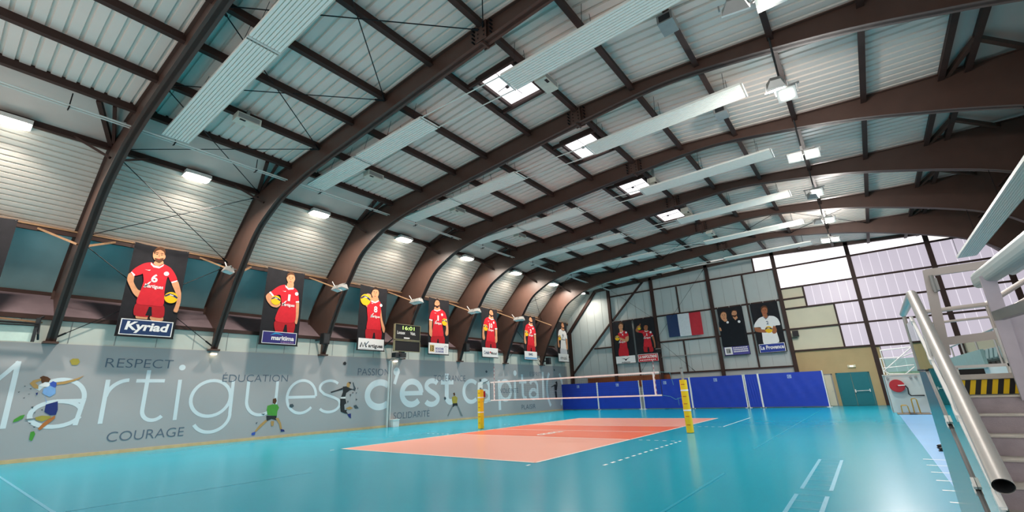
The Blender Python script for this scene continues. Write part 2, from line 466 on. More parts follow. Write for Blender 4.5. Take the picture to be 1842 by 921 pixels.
# ---------------------------------------------------------------- outlines of the printed figures (metres in the banner or mural plane)
PRINTS = {
 'kyriad': {'face':[(-0.13,4.09),(-0.32,3.91),(-0.32,3.67),(-0.21,3.49),(-0.05,3.43),(0.08,3.56),(0.15,3.74),(0.05,4.02)],'hair':[(-0.26,3.77),(-0.33,3.9),(-0.25,4.09),(-0.12,4.17),(0.04,4.14),(0.12,3.95),(0.12,3.8),(0.05,3.96),(-0.1,4.03),(-0.25,3.93)],'beard':[(-0.24,3.6),(-0.08,3.6),(0.08,3.67),(0.08,3.54),(-0.04,3.42),(-0.2,3.48)],'neck':[(-0.17,3.5),(0.08,3.54),(0.13,3.33),(-0.01,3.21),(-0.24,3.29)],'jersey':[(-0.32,3.38),(-0.18,3.28),(-0.03,3.26),(0.12,3.39),(0.42,3.27),(0.65,2.99),(0.77,2.71),(0.57,2.57),(0.4,2.83),(0.36,2.65),(0.37,2.13),(0.42,1.47),(-0.05,1.43),(-0.54,1.45),(-0.5,2.0),(-0.46,2.45),(-0.54,2.8),(-0.6,2.76),(-0.83,2.65),(-0.97,2.77),(-0.84,3.02),(-0.58,3.28)],'collar':[(-0.34,3.38),(-0.21,3.26),(-0.0,3.24),(0.16,3.39),(0.13,3.29),(0.0,3.16),(-0.21,3.17),(-0.33,3.28)],'shorts':[(-0.55,1.45),(-0.05,1.43),(0.45,1.47),(0.51,0.94),(0.04,0.94),(-0.04,1.19),(-0.04,0.91),(-0.54,0.94)],'legs':[(-0.46,0.92),(-0.07,0.92),(-0.08,0.78),(-0.41,0.78)],'legs2':[(0.04,0.94),(0.49,0.95),(0.5,0.78),(0.12,0.76)],'arm_l':[(-0.97,2.77),(-0.82,2.64),(-0.8,2.39),(-0.67,2.16),(-0.57,2.05),(-0.42,2.01),(-0.41,1.8),(-0.5,1.71),(-0.62,1.77),(-0.75,1.91),(-0.92,2.21),(-1.03,2.43),(-1.04,2.65)],'arm_r':[(0.58,2.56),(0.79,2.69),(0.91,2.45),(1.02,2.12),(1.06,1.72),(1.04,1.46),(1.0,1.23),(0.85,1.27),(0.88,1.52),(0.9,1.76),(0.79,2.14)],'cuff_l':[(-0.97,2.79),(-0.93,2.82),(-0.79,2.7),(-0.83,2.63)],'cuff_r':[(0.55,2.61),(0.77,2.73),(0.79,2.68),(0.58,2.55)],'ball':(0.66,1.88,0.26),'number':(-0.09,2.67,'6',0.38),'mark':(-0.07,2.26)},
 'maritima': {'face':[(0.22,4.04),(0.04,3.88),(0.01,3.72),(0.11,3.52),(0.28,3.42),(0.42,3.54),(0.49,3.77),(0.41,3.98)],'hair':[(0.02,3.78),(0.03,3.98),(0.2,4.12),(0.39,4.08),(0.48,3.84),(0.4,3.97),(0.22,3.98),(0.08,3.89)],'neck':[(0.13,3.52),(0.42,3.54),(0.45,3.29),(0.29,3.17),(0.08,3.26)],'jersey':[(-0.02,3.34),(0.18,3.18),(0.43,3.19),(0.48,3.26),(0.72,3.08),(0.85,2.5),(0.7,2.44),(0.72,2.14),(0.71,1.31),(-0.31,1.29),(-0.24,1.9),(-0.1,2.22),(-0.2,2.69),(-0.34,2.73),(-0.61,2.6),(-0.8,2.75),(-0.52,3.07),(-0.28,3.26)],'collar':[(-0.02,3.34),(0.18,3.19),(0.48,3.26),(0.46,3.16),(0.19,3.09),(0.01,3.22)],'shorts':[(-0.33,1.3),(0.71,1.32),(0.72,0.69),(0.4,0.69),(0.34,1.0),(0.23,0.7),(-0.23,0.7)],'arm_l':[(-0.81,2.78),(-0.6,2.6),(-0.67,2.32),(-0.51,2.22),(-0.17,2.27),(-0.17,2.15),(-0.34,2.02),(-0.64,2.07),(-0.9,2.35),(-0.97,2.58)],'arm_r':[(0.68,2.44),(0.86,2.48),(0.9,2.03),(0.91,1.6),(0.86,1.23),(0.74,1.31),(0.77,1.65),(0.71,2.01)],'cuff_l':[(-0.83,2.79),(-0.76,2.85),(-0.54,2.64),(-0.6,2.57)],'cuff_r':[(0.67,2.5),(0.85,2.54),(0.86,2.45),(0.67,2.43)],'ball':(-0.43,2.41,0.26),'number':(0.27,2.65,'1',0.37),'mark':(0.26,2.21)},
 'martigues': {'face':[(0.05,4.09),(-0.14,3.92),(-0.2,3.69),(-0.08,3.45),(0.1,3.39),(0.29,3.54),(0.36,3.82),(0.26,4.03)],'hair':[(-0.19,3.73),(-0.17,4.01),(0.05,4.18),(0.29,4.12),(0.38,3.82),(0.29,3.99),(0.06,4.01),(-0.11,3.92)],'neck':[(-0.09,3.48),(0.29,3.54),(0.39,3.28),(0.14,3.13),(-0.14,3.25)],'jersey':[(-0.22,3.22),(0.11,3.15),(0.37,3.32),(0.56,3.12),(0.6,2.63),(0.55,2.1),(0.67,1.41),(0.12,1.38),(-0.41,1.38),(-0.38,2.0),(-0.47,2.77)],'collar':[(-0.2,3.24),(0.11,3.18),(0.39,3.34),(0.4,3.25),(0.12,3.09),(-0.19,3.14)],'shorts':[(-0.42,1.4),(0.66,1.42),(0.72,0.75),(0.31,0.73),(0.18,1.11),(0.13,0.73),(-0.4,0.71)],'arm_l':[(-0.49,2.76),(-0.73,2.99),(-0.75,3.34),(-0.55,3.63),(-0.27,3.63),(-0.15,3.34),(-0.26,3.06),(-0.41,2.73)],'arm_r':[(0.54,3.07),(0.62,2.64),(0.76,2.03),(0.98,1.52),(0.94,1.21),(0.81,1.33),(0.65,1.84),(0.53,2.45)],'ball':(-0.62,3.23,0.37),'number':(0.18,2.69,'8',0.42),'mark':(0.17,2.19)},
 'bdr': {'face':[(-0.26,4.09),(-0.43,3.93),(-0.49,3.72),(-0.36,3.52),(-0.22,3.47),(-0.04,3.59),(0.03,3.82),(-0.05,4.03)],'hair':[(-0.49,3.79),(-0.45,4.06),(-0.25,4.19),(-0.02,4.12),(0.03,3.86),(-0.08,4.02),(-0.26,4.05),(-0.4,3.96)],'beard':[(-0.43,3.65),(-0.22,3.62),(-0.03,3.72),(-0.07,3.55),(-0.22,3.45),(-0.38,3.52)],'neck':[(-0.42,3.54),(-0.01,3.6),(0.08,3.42),(-0.21,3.29),(-0.51,3.35)],'jersey':[(-0.58,3.29),(-0.21,3.27),(0.17,3.41),(0.61,3.19),(0.81,2.65),(0.42,2.55),(0.36,2.75),(0.34,2.14),(0.46,1.43),(-0.09,1.37),(-0.67,1.36),(-0.6,2.05),(-0.59,2.62),(-0.68,2.44),(-0.97,2.48),(-0.86,3.02)],'collar':[(-0.54,3.32),(-0.21,3.28),(0.14,3.41),(0.11,3.33),(-0.21,3.2),(-0.52,3.24)],'shorts':[(-0.67,1.38),(0.48,1.44),(0.56,0.75),(-0.0,0.71),(-0.07,1.08),(-0.17,0.7),(-0.76,0.7)],'arm_l':[(-0.96,2.47),(-0.69,2.45),(-0.71,1.99),(-0.64,1.52),(-0.75,1.26),(-0.96,1.44),(-0.96,1.92)],'arm_r':[(0.45,2.57),(0.8,2.66),(0.94,2.14),(0.96,1.59),(0.76,1.43),(0.64,1.62),(0.73,2.07)],'cuff_l':[(-0.98,2.55),(-0.66,2.52),(-0.68,2.43),(-0.99,2.46)],'cuff_r':[(0.42,2.61),(0.78,2.73),(0.81,2.64),(0.44,2.52)],'ball':(0.54,2.47,0.27),'number':(-0.12,2.7,'1',0.4),'mark':(-0.12,2.29)},
 'mizuno': {'face':[(-0.09,3.96),(-0.32,3.81),(-0.38,3.6),(-0.3,3.38),(-0.17,3.28),(-0.01,3.37),(0.1,3.58),(0.1,3.82)],'hair':[(-0.38,3.72),(-0.33,3.96),(-0.12,4.12),(0.1,4.0),(0.17,3.75),(0.08,3.6),(0.07,3.82),(-0.14,3.93),(-0.28,3.87)],'neck':[(-0.3,3.41),(0.03,3.37),(0.03,3.16),(-0.16,3.04),(-0.3,3.13)],'jersey':[(-0.52,2.98),(-0.3,3.13),(-0.15,3.04),(0.06,3.22),(0.45,3.08),(0.58,2.68),(0.32,2.58),(0.19,2.33),(0.32,2.02),(0.32,1.54),(0.35,0.75),(-0.14,0.79),(-0.67,0.83),(-0.51,1.62),(-0.41,2.21),(-0.48,2.7)],'arm_r':[(0.24,2.56),(0.57,2.65),(0.55,2.29),(0.43,2.13),(0.07,2.13),(-0.42,2.42),(-0.46,2.58),(-0.24,2.55),(0.16,2.36)],'collar':[(-0.3,3.15),(-0.14,3.05),(0.06,3.21),(0.06,3.15),(-0.15,2.97),(-0.3,3.07)],'shorts':[(-0.51,1.62),(0.32,1.54),(0.38,0.74),(-0.12,0.78),(-0.16,1.05),(-0.24,0.79),(-0.69,0.83)],'ball':(-0.64,2.56,0.25),'number':(-0.04,2.84,'4',0.23),'mark':(-0.19,2.1)},
 'napo': {'face':[(0.21,3.53),(0.02,3.44),(-0.03,3.27),(0.02,3.07),(0.15,2.99),(0.3,3.05),(0.38,3.24),(0.36,3.43)],'hair':[(-0.02,3.32),(0.03,3.52),(0.21,3.57),(0.37,3.5),(0.4,3.29),(0.35,3.43),(0.2,3.49),(0.06,3.45)],'neck':[(0.02,3.08),(0.31,3.05),(0.34,2.91),(0.15,2.85),(-0.01,2.94)],'jersey':[(-0.26,3.04),(0.01,2.98),(0.15,2.87),(0.36,2.94),(0.63,2.84),(0.8,2.45),(0.61,2.36),(0.55,2.52),(0.51,2.07),(0.53,1.43),(-0.24,1.51),(-0.16,2.08),(-0.18,2.55),(-0.26,2.76),(-0.59,2.86),(-0.61,2.98)],'collar':[(0.0,3.0),(0.15,2.89),(0.38,2.95),(0.37,2.9),(0.14,2.82),(-0.01,2.93)],'arm_l':[(-0.59,2.86),(-0.86,2.98),(-0.88,3.19),(-0.67,3.49),(-0.43,3.61),(-0.38,3.72),(-0.32,3.67),(-0.37,3.48),(-0.56,3.33),(-0.66,3.16),(-0.54,3.0)],'arm_r':[(0.62,2.36),(0.81,2.43),(0.89,1.97),(0.91,1.51),(0.87,1.29),(0.78,1.27),(0.78,1.7),(0.71,2.05)],'cuff_r':[(0.61,2.42),(0.79,2.47),(0.81,2.42),(0.62,2.35)],'shorts':[(-0.25,1.56),(0.55,1.46),(0.62,0.96),(0.23,0.95),(0.16,1.24),(0.08,0.95),(-0.29,1.0)],'ball':(-0.5,3.28,0.18),'number':(0.19,2.58,'1',0.24),'mark':(0.16,2.25)},
 'prov': {'face':[(0.05,3.79),(-0.16,3.69),(-0.25,3.46),(-0.2,3.18),(-0.08,3.08),(0.11,3.16),(0.22,3.39),(0.22,3.66)],'hair':[(-0.26,3.43),(-0.22,3.75),(0.0,3.89),(0.2,3.82),(0.27,3.52),(0.2,3.34),(0.21,3.63),(0.02,3.74),(-0.16,3.63)],'neck':[(-0.2,3.18),(0.11,3.16),(0.14,2.95),(-0.01,2.8),(-0.17,2.96)],'jersey':[(-0.55,2.87),(-0.17,2.98),(-0.01,2.79),(0.21,2.98),(0.6,2.91),(0.85,2.64),(0.92,2.16),(0.59,2.14),(0.53,1.89),(0.6,0.83),(0.03,0.75),(-0.54,0.75),(-0.53,1.54),(-0.54,2.12),(-1.02,2.17),(-0.91,2.49)],'collar':[(-0.17,2.98),(-0.01,2.79),(0.21,2.98),(0.2,2.91),(-0.03,2.71),(-0.18,2.91)],'arm_l':[(-1.01,2.15),(-0.55,2.07),(-0.52,1.96),(-0.2,1.87),(-0.15,1.66),(-0.39,1.66),(-0.94,1.8),(-1.0,1.96)],'arm_r':[(0.4,2.12),(0.55,2.05),(0.6,1.78),(0.5,1.53),(0.31,1.5),(0.23,1.67)],'ball':(0.03,1.87,0.28),'number':(0.03,2.44,'2',0.29)},
 'two': {'face':[(-0.53,3.79),(-0.74,3.68),(-0.82,3.43),(-0.74,3.14),(-0.57,3.05),(-0.37,3.2),(-0.31,3.48),(-0.35,3.71)],'hair':[(-0.81,3.49),(-0.74,3.73),(-0.54,3.85),(-0.32,3.73),(-0.3,3.5),(-0.35,3.69),(-0.54,3.77),(-0.72,3.67)],'neck':[(-0.71,3.16),(-0.37,3.2),(-0.34,2.97),(-0.54,2.92)],'face2':[(0.34,3.78),(0.19,3.72),(0.12,3.53),(0.16,3.36),(0.3,3.27),(0.47,3.34),(0.54,3.56),(0.51,3.71)],'hair2':[(0.13,3.59),(0.16,3.78),(0.34,3.85),(0.55,3.78),(0.56,3.55),(0.51,3.7),(0.34,3.77),(0.2,3.71)],'beard2':[(0.15,3.44),(0.31,3.39),(0.5,3.42),(0.43,3.25),(0.3,3.2),(0.18,3.29)],'neck2':[(0.18,3.33),(0.47,3.34),(0.53,3.09),(0.32,2.95),(0.21,3.13)],'jersey':[(-1.02,3.0),(-0.72,3.09),(-0.54,2.92),(-0.33,2.98),(-0.14,2.78),(-0.13,2.12),(-0.29,1.48),(-0.34,0.69),(-1.03,0.76),(-1.05,1.56),(-1.07,2.28)],'jersey2':[(-0.14,2.95),(0.21,3.12),(0.33,2.96),(0.53,3.1),(0.8,2.89),(0.87,2.33),(0.84,1.58),(0.87,0.64),(-0.32,0.69),(-0.26,1.47),(-0.28,2.13)],'arm_l':[(-1.07,2.5),(-0.96,2.43),(-0.92,2.21),(-1.0,2.15),(-1.08,2.28)],'badge':(-0.32,2.85,0.1),'badge2':(0.6,2.8,0.11)},
}
FIGURES = [
 [('brown',[(-7.48,2.95),(-7.52,3.03),(-7.44,3.09),(-7.31,3.05),(-7.21,2.97),(-7.24,2.85),(-7.35,2.86),(-7.41,2.79)]),('tan',[(-7.75,2.81),(-7.67,2.92),(-7.48,2.99),(-7.46,2.91),(-7.61,2.83),(-7.5,2.72),(-7.48,2.6),(-7.6,2.63)]),('white',[(-7.5,2.74),(-7.35,2.85),(-7.19,2.79),(-7.21,2.68),(-7.39,2.68)]),('blue',[(-7.21,2.81),(-7.13,2.89),(-7.02,2.84),(-7.0,2.68),(-7.06,2.61),(-7.17,2.72)]),('sky',[(-7.34,2.61),(-7.18,2.72),(-7.0,2.62),(-6.97,2.42),(-7.1,2.3),(-7.26,2.38),(-7.34,2.45)]),('tan',[(-7.02,2.83),(-6.79,2.89),(-6.52,2.97),(-6.26,3.11),(-6.4,2.96),(-6.53,2.88),(-6.77,2.78),(-7.0,2.75)]),('navy',[(-7.16,2.02),(-6.85,2.13),(-6.79,1.81),(-6.81,1.62),(-6.97,1.62),(-7.15,1.75)]),('olive',[(-7.36,1.56),(-7.19,1.62),(-6.92,1.58),(-6.98,1.48),(-7.15,1.4),(-7.32,1.47)]),('orange',[(-6.98,1.48),(-6.82,1.61),(-6.81,1.49),(-6.95,1.32),(-7.14,1.09),(-7.21,1.15),(-7.11,1.33)]),('green',[(-7.9,1.52),(-7.76,1.65),(-7.65,1.68),(-7.68,1.54),(-7.81,1.45),(-7.91,1.42)]),('green',[(-7.38,1.05),(-7.29,1.07),(-7.24,0.97),(-7.28,0.73),(-7.36,0.77)]),('grey',[(-7.64,1.52),(-7.36,1.54),(-7.34,1.49),(-7.57,1.47)]),('olive',[(-6.8,3.69),(-6.73,3.77),(-6.56,3.77),(-6.49,3.64),(-6.55,3.52),(-6.71,3.52)]),('navy',[(-7.52,2.45),(-7.46,2.47),(-7.47,2.36)]),('dark',[(-7.55,1.95),(-7.48,1.97),(-7.49,1.88)]),('dark',[(-7.88,2.72),(-7.83,2.72),(-7.86,2.68)]),('dark',[(-7.73,2.42),(-7.66,2.43),(-7.69,2.4)]),('dark',[(-7.83,2.27),(-7.77,2.31),(-7.78,2.26)]),('dark',[(-7.26,1.83),(-7.21,1.86),(-7.21,1.79)]),('dark',[(-7.42,1.73),(-7.38,1.78),(-7.4,1.7)]),('dark',[(-8.0,2.5),(-7.94,2.52),(-7.97,2.47)]),('dark',[(-7.72,2.62),(-7.66,2.63),(-7.67,2.58)]),('sky',[(-7.29,2.41),(-7.24,2.32),(-7.16,2.14),(-7.16,2.07),(-7.22,2.25)]),('dark',[(-7.5,1.39),(-7.42,1.37),(-7.46,1.34)]),('dark',[(-7.36,1.23),(-7.28,1.24),(-7.31,1.19)])],
 [('brown',[(1.4,1.96),(1.56,2.01),(1.62,1.85),(1.55,1.68),(1.42,1.76)]),('green',[(1.16,1.63),(1.43,1.7),(1.67,1.68),(1.78,1.51),(1.71,1.34),(1.71,1.07),(1.22,1.17),(1.15,1.43)]),('black',[(1.16,1.14),(1.7,1.11),(1.7,0.88),(1.45,0.96),(1.22,0.87)]),('tan',[(1.15,0.94),(1.26,0.87),(0.96,0.6),(0.73,0.37),(0.66,0.4),(0.88,0.7)]),('tan',[(1.65,0.98),(1.8,1.0),(1.97,0.73),(2.06,0.42),(1.96,0.4),(1.88,0.67)]),('blue',[(0.54,0.35),(0.72,0.4),(0.71,0.24),(0.55,0.24)]),('navy',[(1.99,0.43),(2.17,0.38),(2.22,0.28),(2.01,0.29)]),('dark',[(2.32,1.65),(2.49,1.68),(2.58,1.56),(2.46,1.47),(2.33,1.52)]),('tan',[(1.42,0.86),(1.6,0.85),(1.59,0.62),(1.48,0.6)]),('dark',[(0.88,1.25),(1.11,1.24),(1.02,1.18)]),('dark',[(0.67,0.81),(0.76,0.87),(0.73,0.75)])],
 [('tan',[(5.71,2.72),(5.81,2.82),(5.97,2.72),(5.9,2.5),(5.73,2.52)]),('black',[(5.81,2.82),(5.99,2.82),(5.99,2.7),(5.88,2.75)]),('black',[(5.46,2.55),(5.69,2.57),(5.96,2.45),(6.2,2.39),(5.94,2.32),(5.72,2.18),(5.68,1.98),(5.4,1.97),(5.49,2.23)]),('black',[(4.69,2.27),(5.06,2.36),(5.47,2.5),(5.45,2.38),(5.07,2.29),(4.72,2.2)]),('dark',[(6.11,2.77),(6.16,2.82),(6.24,2.62),(6.36,2.44),(6.32,2.29),(6.11,2.37),(6.22,2.44)]),('white',[(5.37,1.94),(5.7,1.94),(5.69,1.86),(5.38,1.87)]),('black',[(5.35,1.87),(5.69,1.86),(5.77,1.59),(5.64,1.5),(5.69,1.21),(5.86,1.2),(5.81,1.11),(5.94,0.96),(5.73,1.01),(5.44,1.12),(5.36,1.51)]),('tan',[(5.74,1.3),(6.04,1.39),(6.25,1.28),(6.0,1.19)]),('dark',[(6.27,1.42),(6.45,1.47),(6.65,1.26),(6.4,1.25)]),('navy',[(5.88,0.96),(6.13,0.99),(6.16,0.7),(6.01,0.78)]),('black',[(5.37,3.97),(5.48,4.04),(5.59,3.94),(5.53,3.81),(5.38,3.85)]),('dark',[(5.96,2.1),(6.07,2.1),(6.02,1.95)]),('dark',[(6.39,1.84),(6.51,1.79),(6.43,1.72)]),('dark',[(5.82,1.71),(5.9,1.73),(5.88,1.59)]),('dark',[(6.46,2.46),(6.52,2.49),(6.5,2.34)]),('dark',[(6.1,2.2),(6.24,2.22),(6.16,2.12)]),('dark',[(6.36,2.19),(6.45,2.21),(6.41,2.11)])],
 [('brown',[(14.76,1.98),(14.93,2.03),(14.99,1.85),(14.86,1.76)]),('olive',[(14.65,1.7),(15.0,1.78),(15.24,1.63),(15.19,1.25),(14.72,1.22),(14.65,1.46)]),('black',[(14.72,1.24),(15.21,1.25),(15.28,1.03),(14.96,1.08),(14.72,0.96)]),('grey',[(14.65,1.08),(14.76,0.98),(14.45,0.62),(14.27,0.35),(14.18,0.4),(14.38,0.71)]),('grey',[(15.14,1.08),(15.36,1.0),(15.71,0.45),(15.82,0.28),(15.61,0.32),(15.36,0.76)]),('dark',[(13.8,1.67),(13.93,1.76),(14.06,1.62),(13.94,1.5)])],
 [('dark',[(17.74,2.99),(17.95,3.03),(18.01,2.85),(17.81,2.8)]),('white',[(17.57,2.75),(18.17,2.8),(18.13,2.28),(17.51,2.13)]),('grey',[(18.17,2.75),(18.64,2.85),(19.07,3.03),(18.72,2.78),(18.22,2.67)]),('red',[(18.09,2.05),(18.45,2.08),(18.47,1.59),(18.14,1.6)]),('tan',[(18.03,1.6),(18.4,1.56),(18.26,1.13),(18.01,0.84),(18.07,1.24)]),('dark',[(18.49,3.65),(18.66,3.74),(18.8,3.6),(18.62,3.5)])],
 [('black',[(29.17,2.75),(29.48,2.84),(29.57,2.57),(29.31,2.51)]),('black',[(28.94,2.51),(29.57,2.54),(29.37,1.93),(28.92,1.94)]),('black',[(28.31,2.29),(28.99,2.49),(28.93,2.36),(28.38,2.24)]),('black',[(28.92,1.88),(29.31,1.87),(29.33,1.23),(29.03,1.21)]),('dark',[(29.0,4.01),(29.18,4.05),(29.23,3.84),(29.05,3.81)])],
]
# ---------------------------------------------------------------- dimensions (metres; X across, Y along the hall, court corner at 0,0)
XL, XR, RIDGE = -9.0, 27.32, 9.16
YB, YF = -13.4, 32.5                       # open end behind the camera, far gable
YK = [-7.51 + 5.712 * k for k in range(7)]
def mx(x):
    return 2 * RIDGE - x
PURL = [(-2.75, 12.23), (-0.3, 12.27), (2.18, 12.39), (4.27, 12.51), (6.78, 12.68), (9.16, 12.74)]
ROOFZ = [(-6.05, 12.05), (-2.75, 12.20), (-0.3, 12.26), (2.18, 12.38), (4.27, 12.5), (6.78, 12.67), (9.16, 12.74),
         (11.54, 12.67), (13.86, 12.44), (16.08, 12.2), (18.3, 12.0), (20.46, 11.88), (24.37, 11.8)]
def roofz(x):
    for (a, za), (b, zb) in zip(ROOFZ, ROOFZ[1:]):
        if x <= b:
            return za + (zb - za) * (x - a) / (b - a)
    return ROOFZ[-1][1]

# ---------------------------------------------------------------- floor
b = MB()
b.box((-12, YB, -0.12), (XR + 1, YF, 0), FLOOR)
floor = structure(b.build('floor'))
b = MB()
b.poly([(17.03, YB, 0.0015), (24, YB, 0.0015), (24, 23, 0.0015), (17.03, 23, 0.0015)], PALEBLUE)
b.build('side_strip', floor)
b = MB()
F0 = floor_frame(0.003)
def fl(x0, y0, x1, y1, wd=0.05, m_=PALELINE):
    b.ribbon([(x0, y0), (x1, y1)], wd, F0, 0, m_)
fl(13.52, -8.4, 13.52, 0.42, 0.05, FAINT)
fl(13.3, 4.6, 13.25, 28.3, 0.04, FAINT)
fl(-4.3, -8.32, 4.4, -8.32, 0.06)
fl(4.35, -8.2, 4.5, -3.6, 0.03, FAINT)
for y0, y1 in ((-0.58, 3.16), (-5.0, -1.06)):
    fl(15.0, y0, 14.98, y1, 0.06)
    fl(15.42, y0, 15.4, y1, 0.06)
    n = 8
    for i in range(n + 1):
        yy = y0 + (y1 - y0) * i / n
        fl(15.0, yy, 15.42, yy, 0.015)
b.build('worn_line_marking', floor)
b = MB()
for i in range(14):
    yy = 0.35 + i * 0.425
    fl(10.77, yy, 10.77, yy + 0.2, 0.07, LINE)
for i in range(5):
    for yy in (5.98, 12.1):
        fl(9.3 + i * 0.29, yy, 9.44 + i * 0.29, yy, 0.05, LINE)
        fl(-0.5 - i * 0.35, yy, -0.36 - i * 0.35, yy, 0.05, LINE)
fl(10.65, 12.22, 10.55, 18.4, 0.05, LINE)
fl(0.0, -0.28, 0.0, -0.44, 0.06, LINE)
fl(9.03, -0.28, 9.03, -0.44, 0.06, LINE)
for i in range(7):
    fl(16.86, 3.93 - i * 0.93, 17.5, 3.93 - i * 0.93, 0.05, LINE)
b.build('line_marking', floor)

# volleyball court laid on the floor
court = thing('volleyball_court', 'salmon and orange volleyball court surface on teal floor', 'sports court', (4.5, 9, 0))
b = MB()
b.poly([(0, 0, 0.004), (9, 0, 0.004), (9, 6, 0.004), (0, 6, 0.004)], SALMON)
b.build('back_zone', court)
b = MB()
b.poly([(0, 12, 0.004), (9, 12, 0.004), (9, 18, 0.004), (0, 18, 0.004)], SALMON)
b.build('back_zone', court)
b = MB()
b.poly([(0, 6, 0.004), (9, 6, 0.004), (9, 12, 0.004), (0, 12, 0.004)], ORANGE)
b.build('attack_zone', court)
b = MB()
F1 = floor_frame(0.007)
for a in (((0.025, 0), (0.025, 18)), ((8.975, 0), (8.975, 18)), ((0, 0.025), (9, 0.025)), ((0, 17.975), (9, 17.975)), ((0, 6), (9, 6)), ((0, 12), (9, 12)), ((0, 9), (9, 9))):
    b.ribbon(a, 0.075, F1, 0, LINE)
b.build('court_line', court)
b = MB()
for i in range(9):                          # white lettering block printed in the attack zone, too far off to read
    y = 6.62 + i * 0.21
    for k in range(3):
        x = 4.22 + k * 0.14
        if (i * 3 + k * 5) % 4:
            b.poly([(x, y, 0.008), (x + 0.11, y, 0.008), (x + 0.11, y + 0.17, 0.008), (x, y + 0.17, 0.008)], LINE)
    b.poly([(4.64, y, 0.008), (4.68, y, 0.008), (4.68, y + 0.2, 0.008), (4.64, y + 0.2, 0.008)], LINE)
b.build('printed_mark', court)

# ---------------------------------------------------------------- walls
b = MB()
b.box((XL - 0.25, YB, 0), (XL, YF, 5.32), WALLWHITE)
for i in range(32):                         # joints between the white wall panels
    y = YB + 0.6 + i * 1.45
    b.box((XL, y, 4.36), (XL + 0.012, y + 0.025, 5.3), GREY)
structure(b.build('wall_left'))
b = MB()
b.prism([(XL - 0.22, YB, 5.32), (XL + 0.03, YB, 5.32), (-11.0, YB, 6.62), (-11.2, YB, 6.62)], (0, YF - YB, 0), BAND)
b.box((XL - 0.1, YB, 5.24), (XL + 0.1, YF, 5.42), PURLIN)
b.box((-11.05, YB, 6.52), (-10.85, YF, 6.68), PURLIN)
structure(b.build('trim_1'))
b = MB()
b.box((XL, YB, 0), (XL + 0.05, YF - 2.3, 0.13), PLINTH)
structure(b.build('baseboard_left'))

# sloping side cladding: flat blue grey part below the purlin, ribbed pale part above it
b = MB()
def slope(t):                               # outer face of the side slope, from haunch to eave
    P = [(-11.0, 6.6), (-9.12, 9.0), (-6.05, 12.05)]
    s0 = 0.44
    if t < s0:
        q = t / s0
        return P[0][0] + (P[1][0] - P[0][0]) * q, P[0][1] + (P[1][1] - P[0][1]) * q
    q = (t - s0) / (1 - s0)
    return P[1][0] + (P[2][0] - P[1][0]) * q, P[1][1] + (P[2][1] - P[1][1]) * q
def side_slope(flip):
    bb = MB()
    fx = (lambda x: mx(x)) if flip else (lambda x: x)
    x0, z0 = slope(0)
    x1, z1 = slope(0.44)
    for i in range(12):
        (xa, za), (xb, zb) = slope(0.44 * i / 12), slope(0.44 * (i + 0.96) / 12)
        xc, zc = slope(0.44 * (i + 1) / 12)
        bb.strip([(fx(xa), YB, za), (fx(xa), YF, za)], [(fx(xb), YB, zb), (fx(xb), YF, zb)], TEALCLAD)
        bb.strip([(fx(xb), YB, zb), (fx(xb), YF, zb)], [(fx(xc), YB, zc), (fx(xc), YF, zc)], TEALCLAD)
    n = 19
    pts = []
    for i in range(n):
        for q, d in ((0.0, 0), (0.7, 0), (0.74, 0.05), (0.96, 0.05)):
            x, z = slope(0.44 + 0.56 * (i + q) / n)
            pts.append((x - d * 0.7, z + d * 0.7))
    pts.append(slope(1))
    for (xa, za), (xb, zb) in zip(pts, pts[1:]):
        bb.strip([(fx(xa), YB, za), (fx(xa), YF, za)], [(fx(xb), YB, zb), (fx(xb), YF, zb)], CLAD)
    return bb
structure(side_slope(False).build('wall_upper_left'))
structure(side_slope(True).build('wall_upper_right'))
b = MB()
b.box((XR, YB, 0), (XR + 0.25, YF, 5.32), WALLWHITE)
b.prism([(XR + 0.22, YB, 5.32), (XR - 0.03, YB, 5.32), (mx(-11.0), YB, 6.62), (mx(-11.2), YB, 6.62)], (0, YF - YB, 0), BAND)
structure(b.build('wall_right'))

# roof: flat lining by the eaves, corrugated sheet between; openings left for the four roof lights
SKY = [(YK[k] + 1.72, YK[k] + 3.62) for k in (1, 2, 3, 4)]
SX0, SX1 = 7.36, 8.82
b = MB()
b.strip([(-6.05, YB, 12.05), (-6.05, YF, 12.05)], [(-2.75, YB, roofz(-2.75) + 0.12), (-2.75, YF, roofz(-2.75) + 0.12)], GREYCLAD)
b.strip([(24.37, YB, 12.05), (24.37, YF, 12.05)], [(20.46, YB, roofz(20.46) + 0.12), (20.46, YF, roofz(20.46) + 0.12)], GREYCLAD)
per = 0.357
n = int((YF - YB) / per)
prof = []
for i in range(n + 1):
    y = YB + i * per
    prof += [(y, 0), (y + 0.25, 0), (y + 0.265, 0.075), (y + 0.34, 0.075)]
xs = [-2.75, -0.3, 2.18, 4.27, 6.78, SX0, SX1, 9.16, 11.54, 13.86, 16.08, 18.3, 20.46]
def in_sky(y):
    return any(a < y < c for a, c in SKY)
for x0, x1 in zip(xs, xs[1:]):
    run = []
    for y, d in prof + [(None, 0)]:
        cut = y is None or y > YF or (x0 == SX0 and in_sky(y))
        if not cut:
            run.append((y, d))
        elif run:
            b.strip([(x0, q, roofz(x0) + 0.12 + d2) for q, d2 in run], [(x1, q, roofz(x1) + 0.12 + d2) for q, d2 in run], SHEET)
            run = []
for x_, sg in ((-2.75, -1), (20.46, 1)):    # closure strip under the rib ends
    b.strip([(x_, YB, roofz(x_) + 0.05), (x_, YF, roofz(x_) + 0.05)], [(x_, YB, roofz(x_) + 0.24), (x_, YF, roofz(x_) + 0.24)], PURLIN)
structure(b.build('ceiling'))

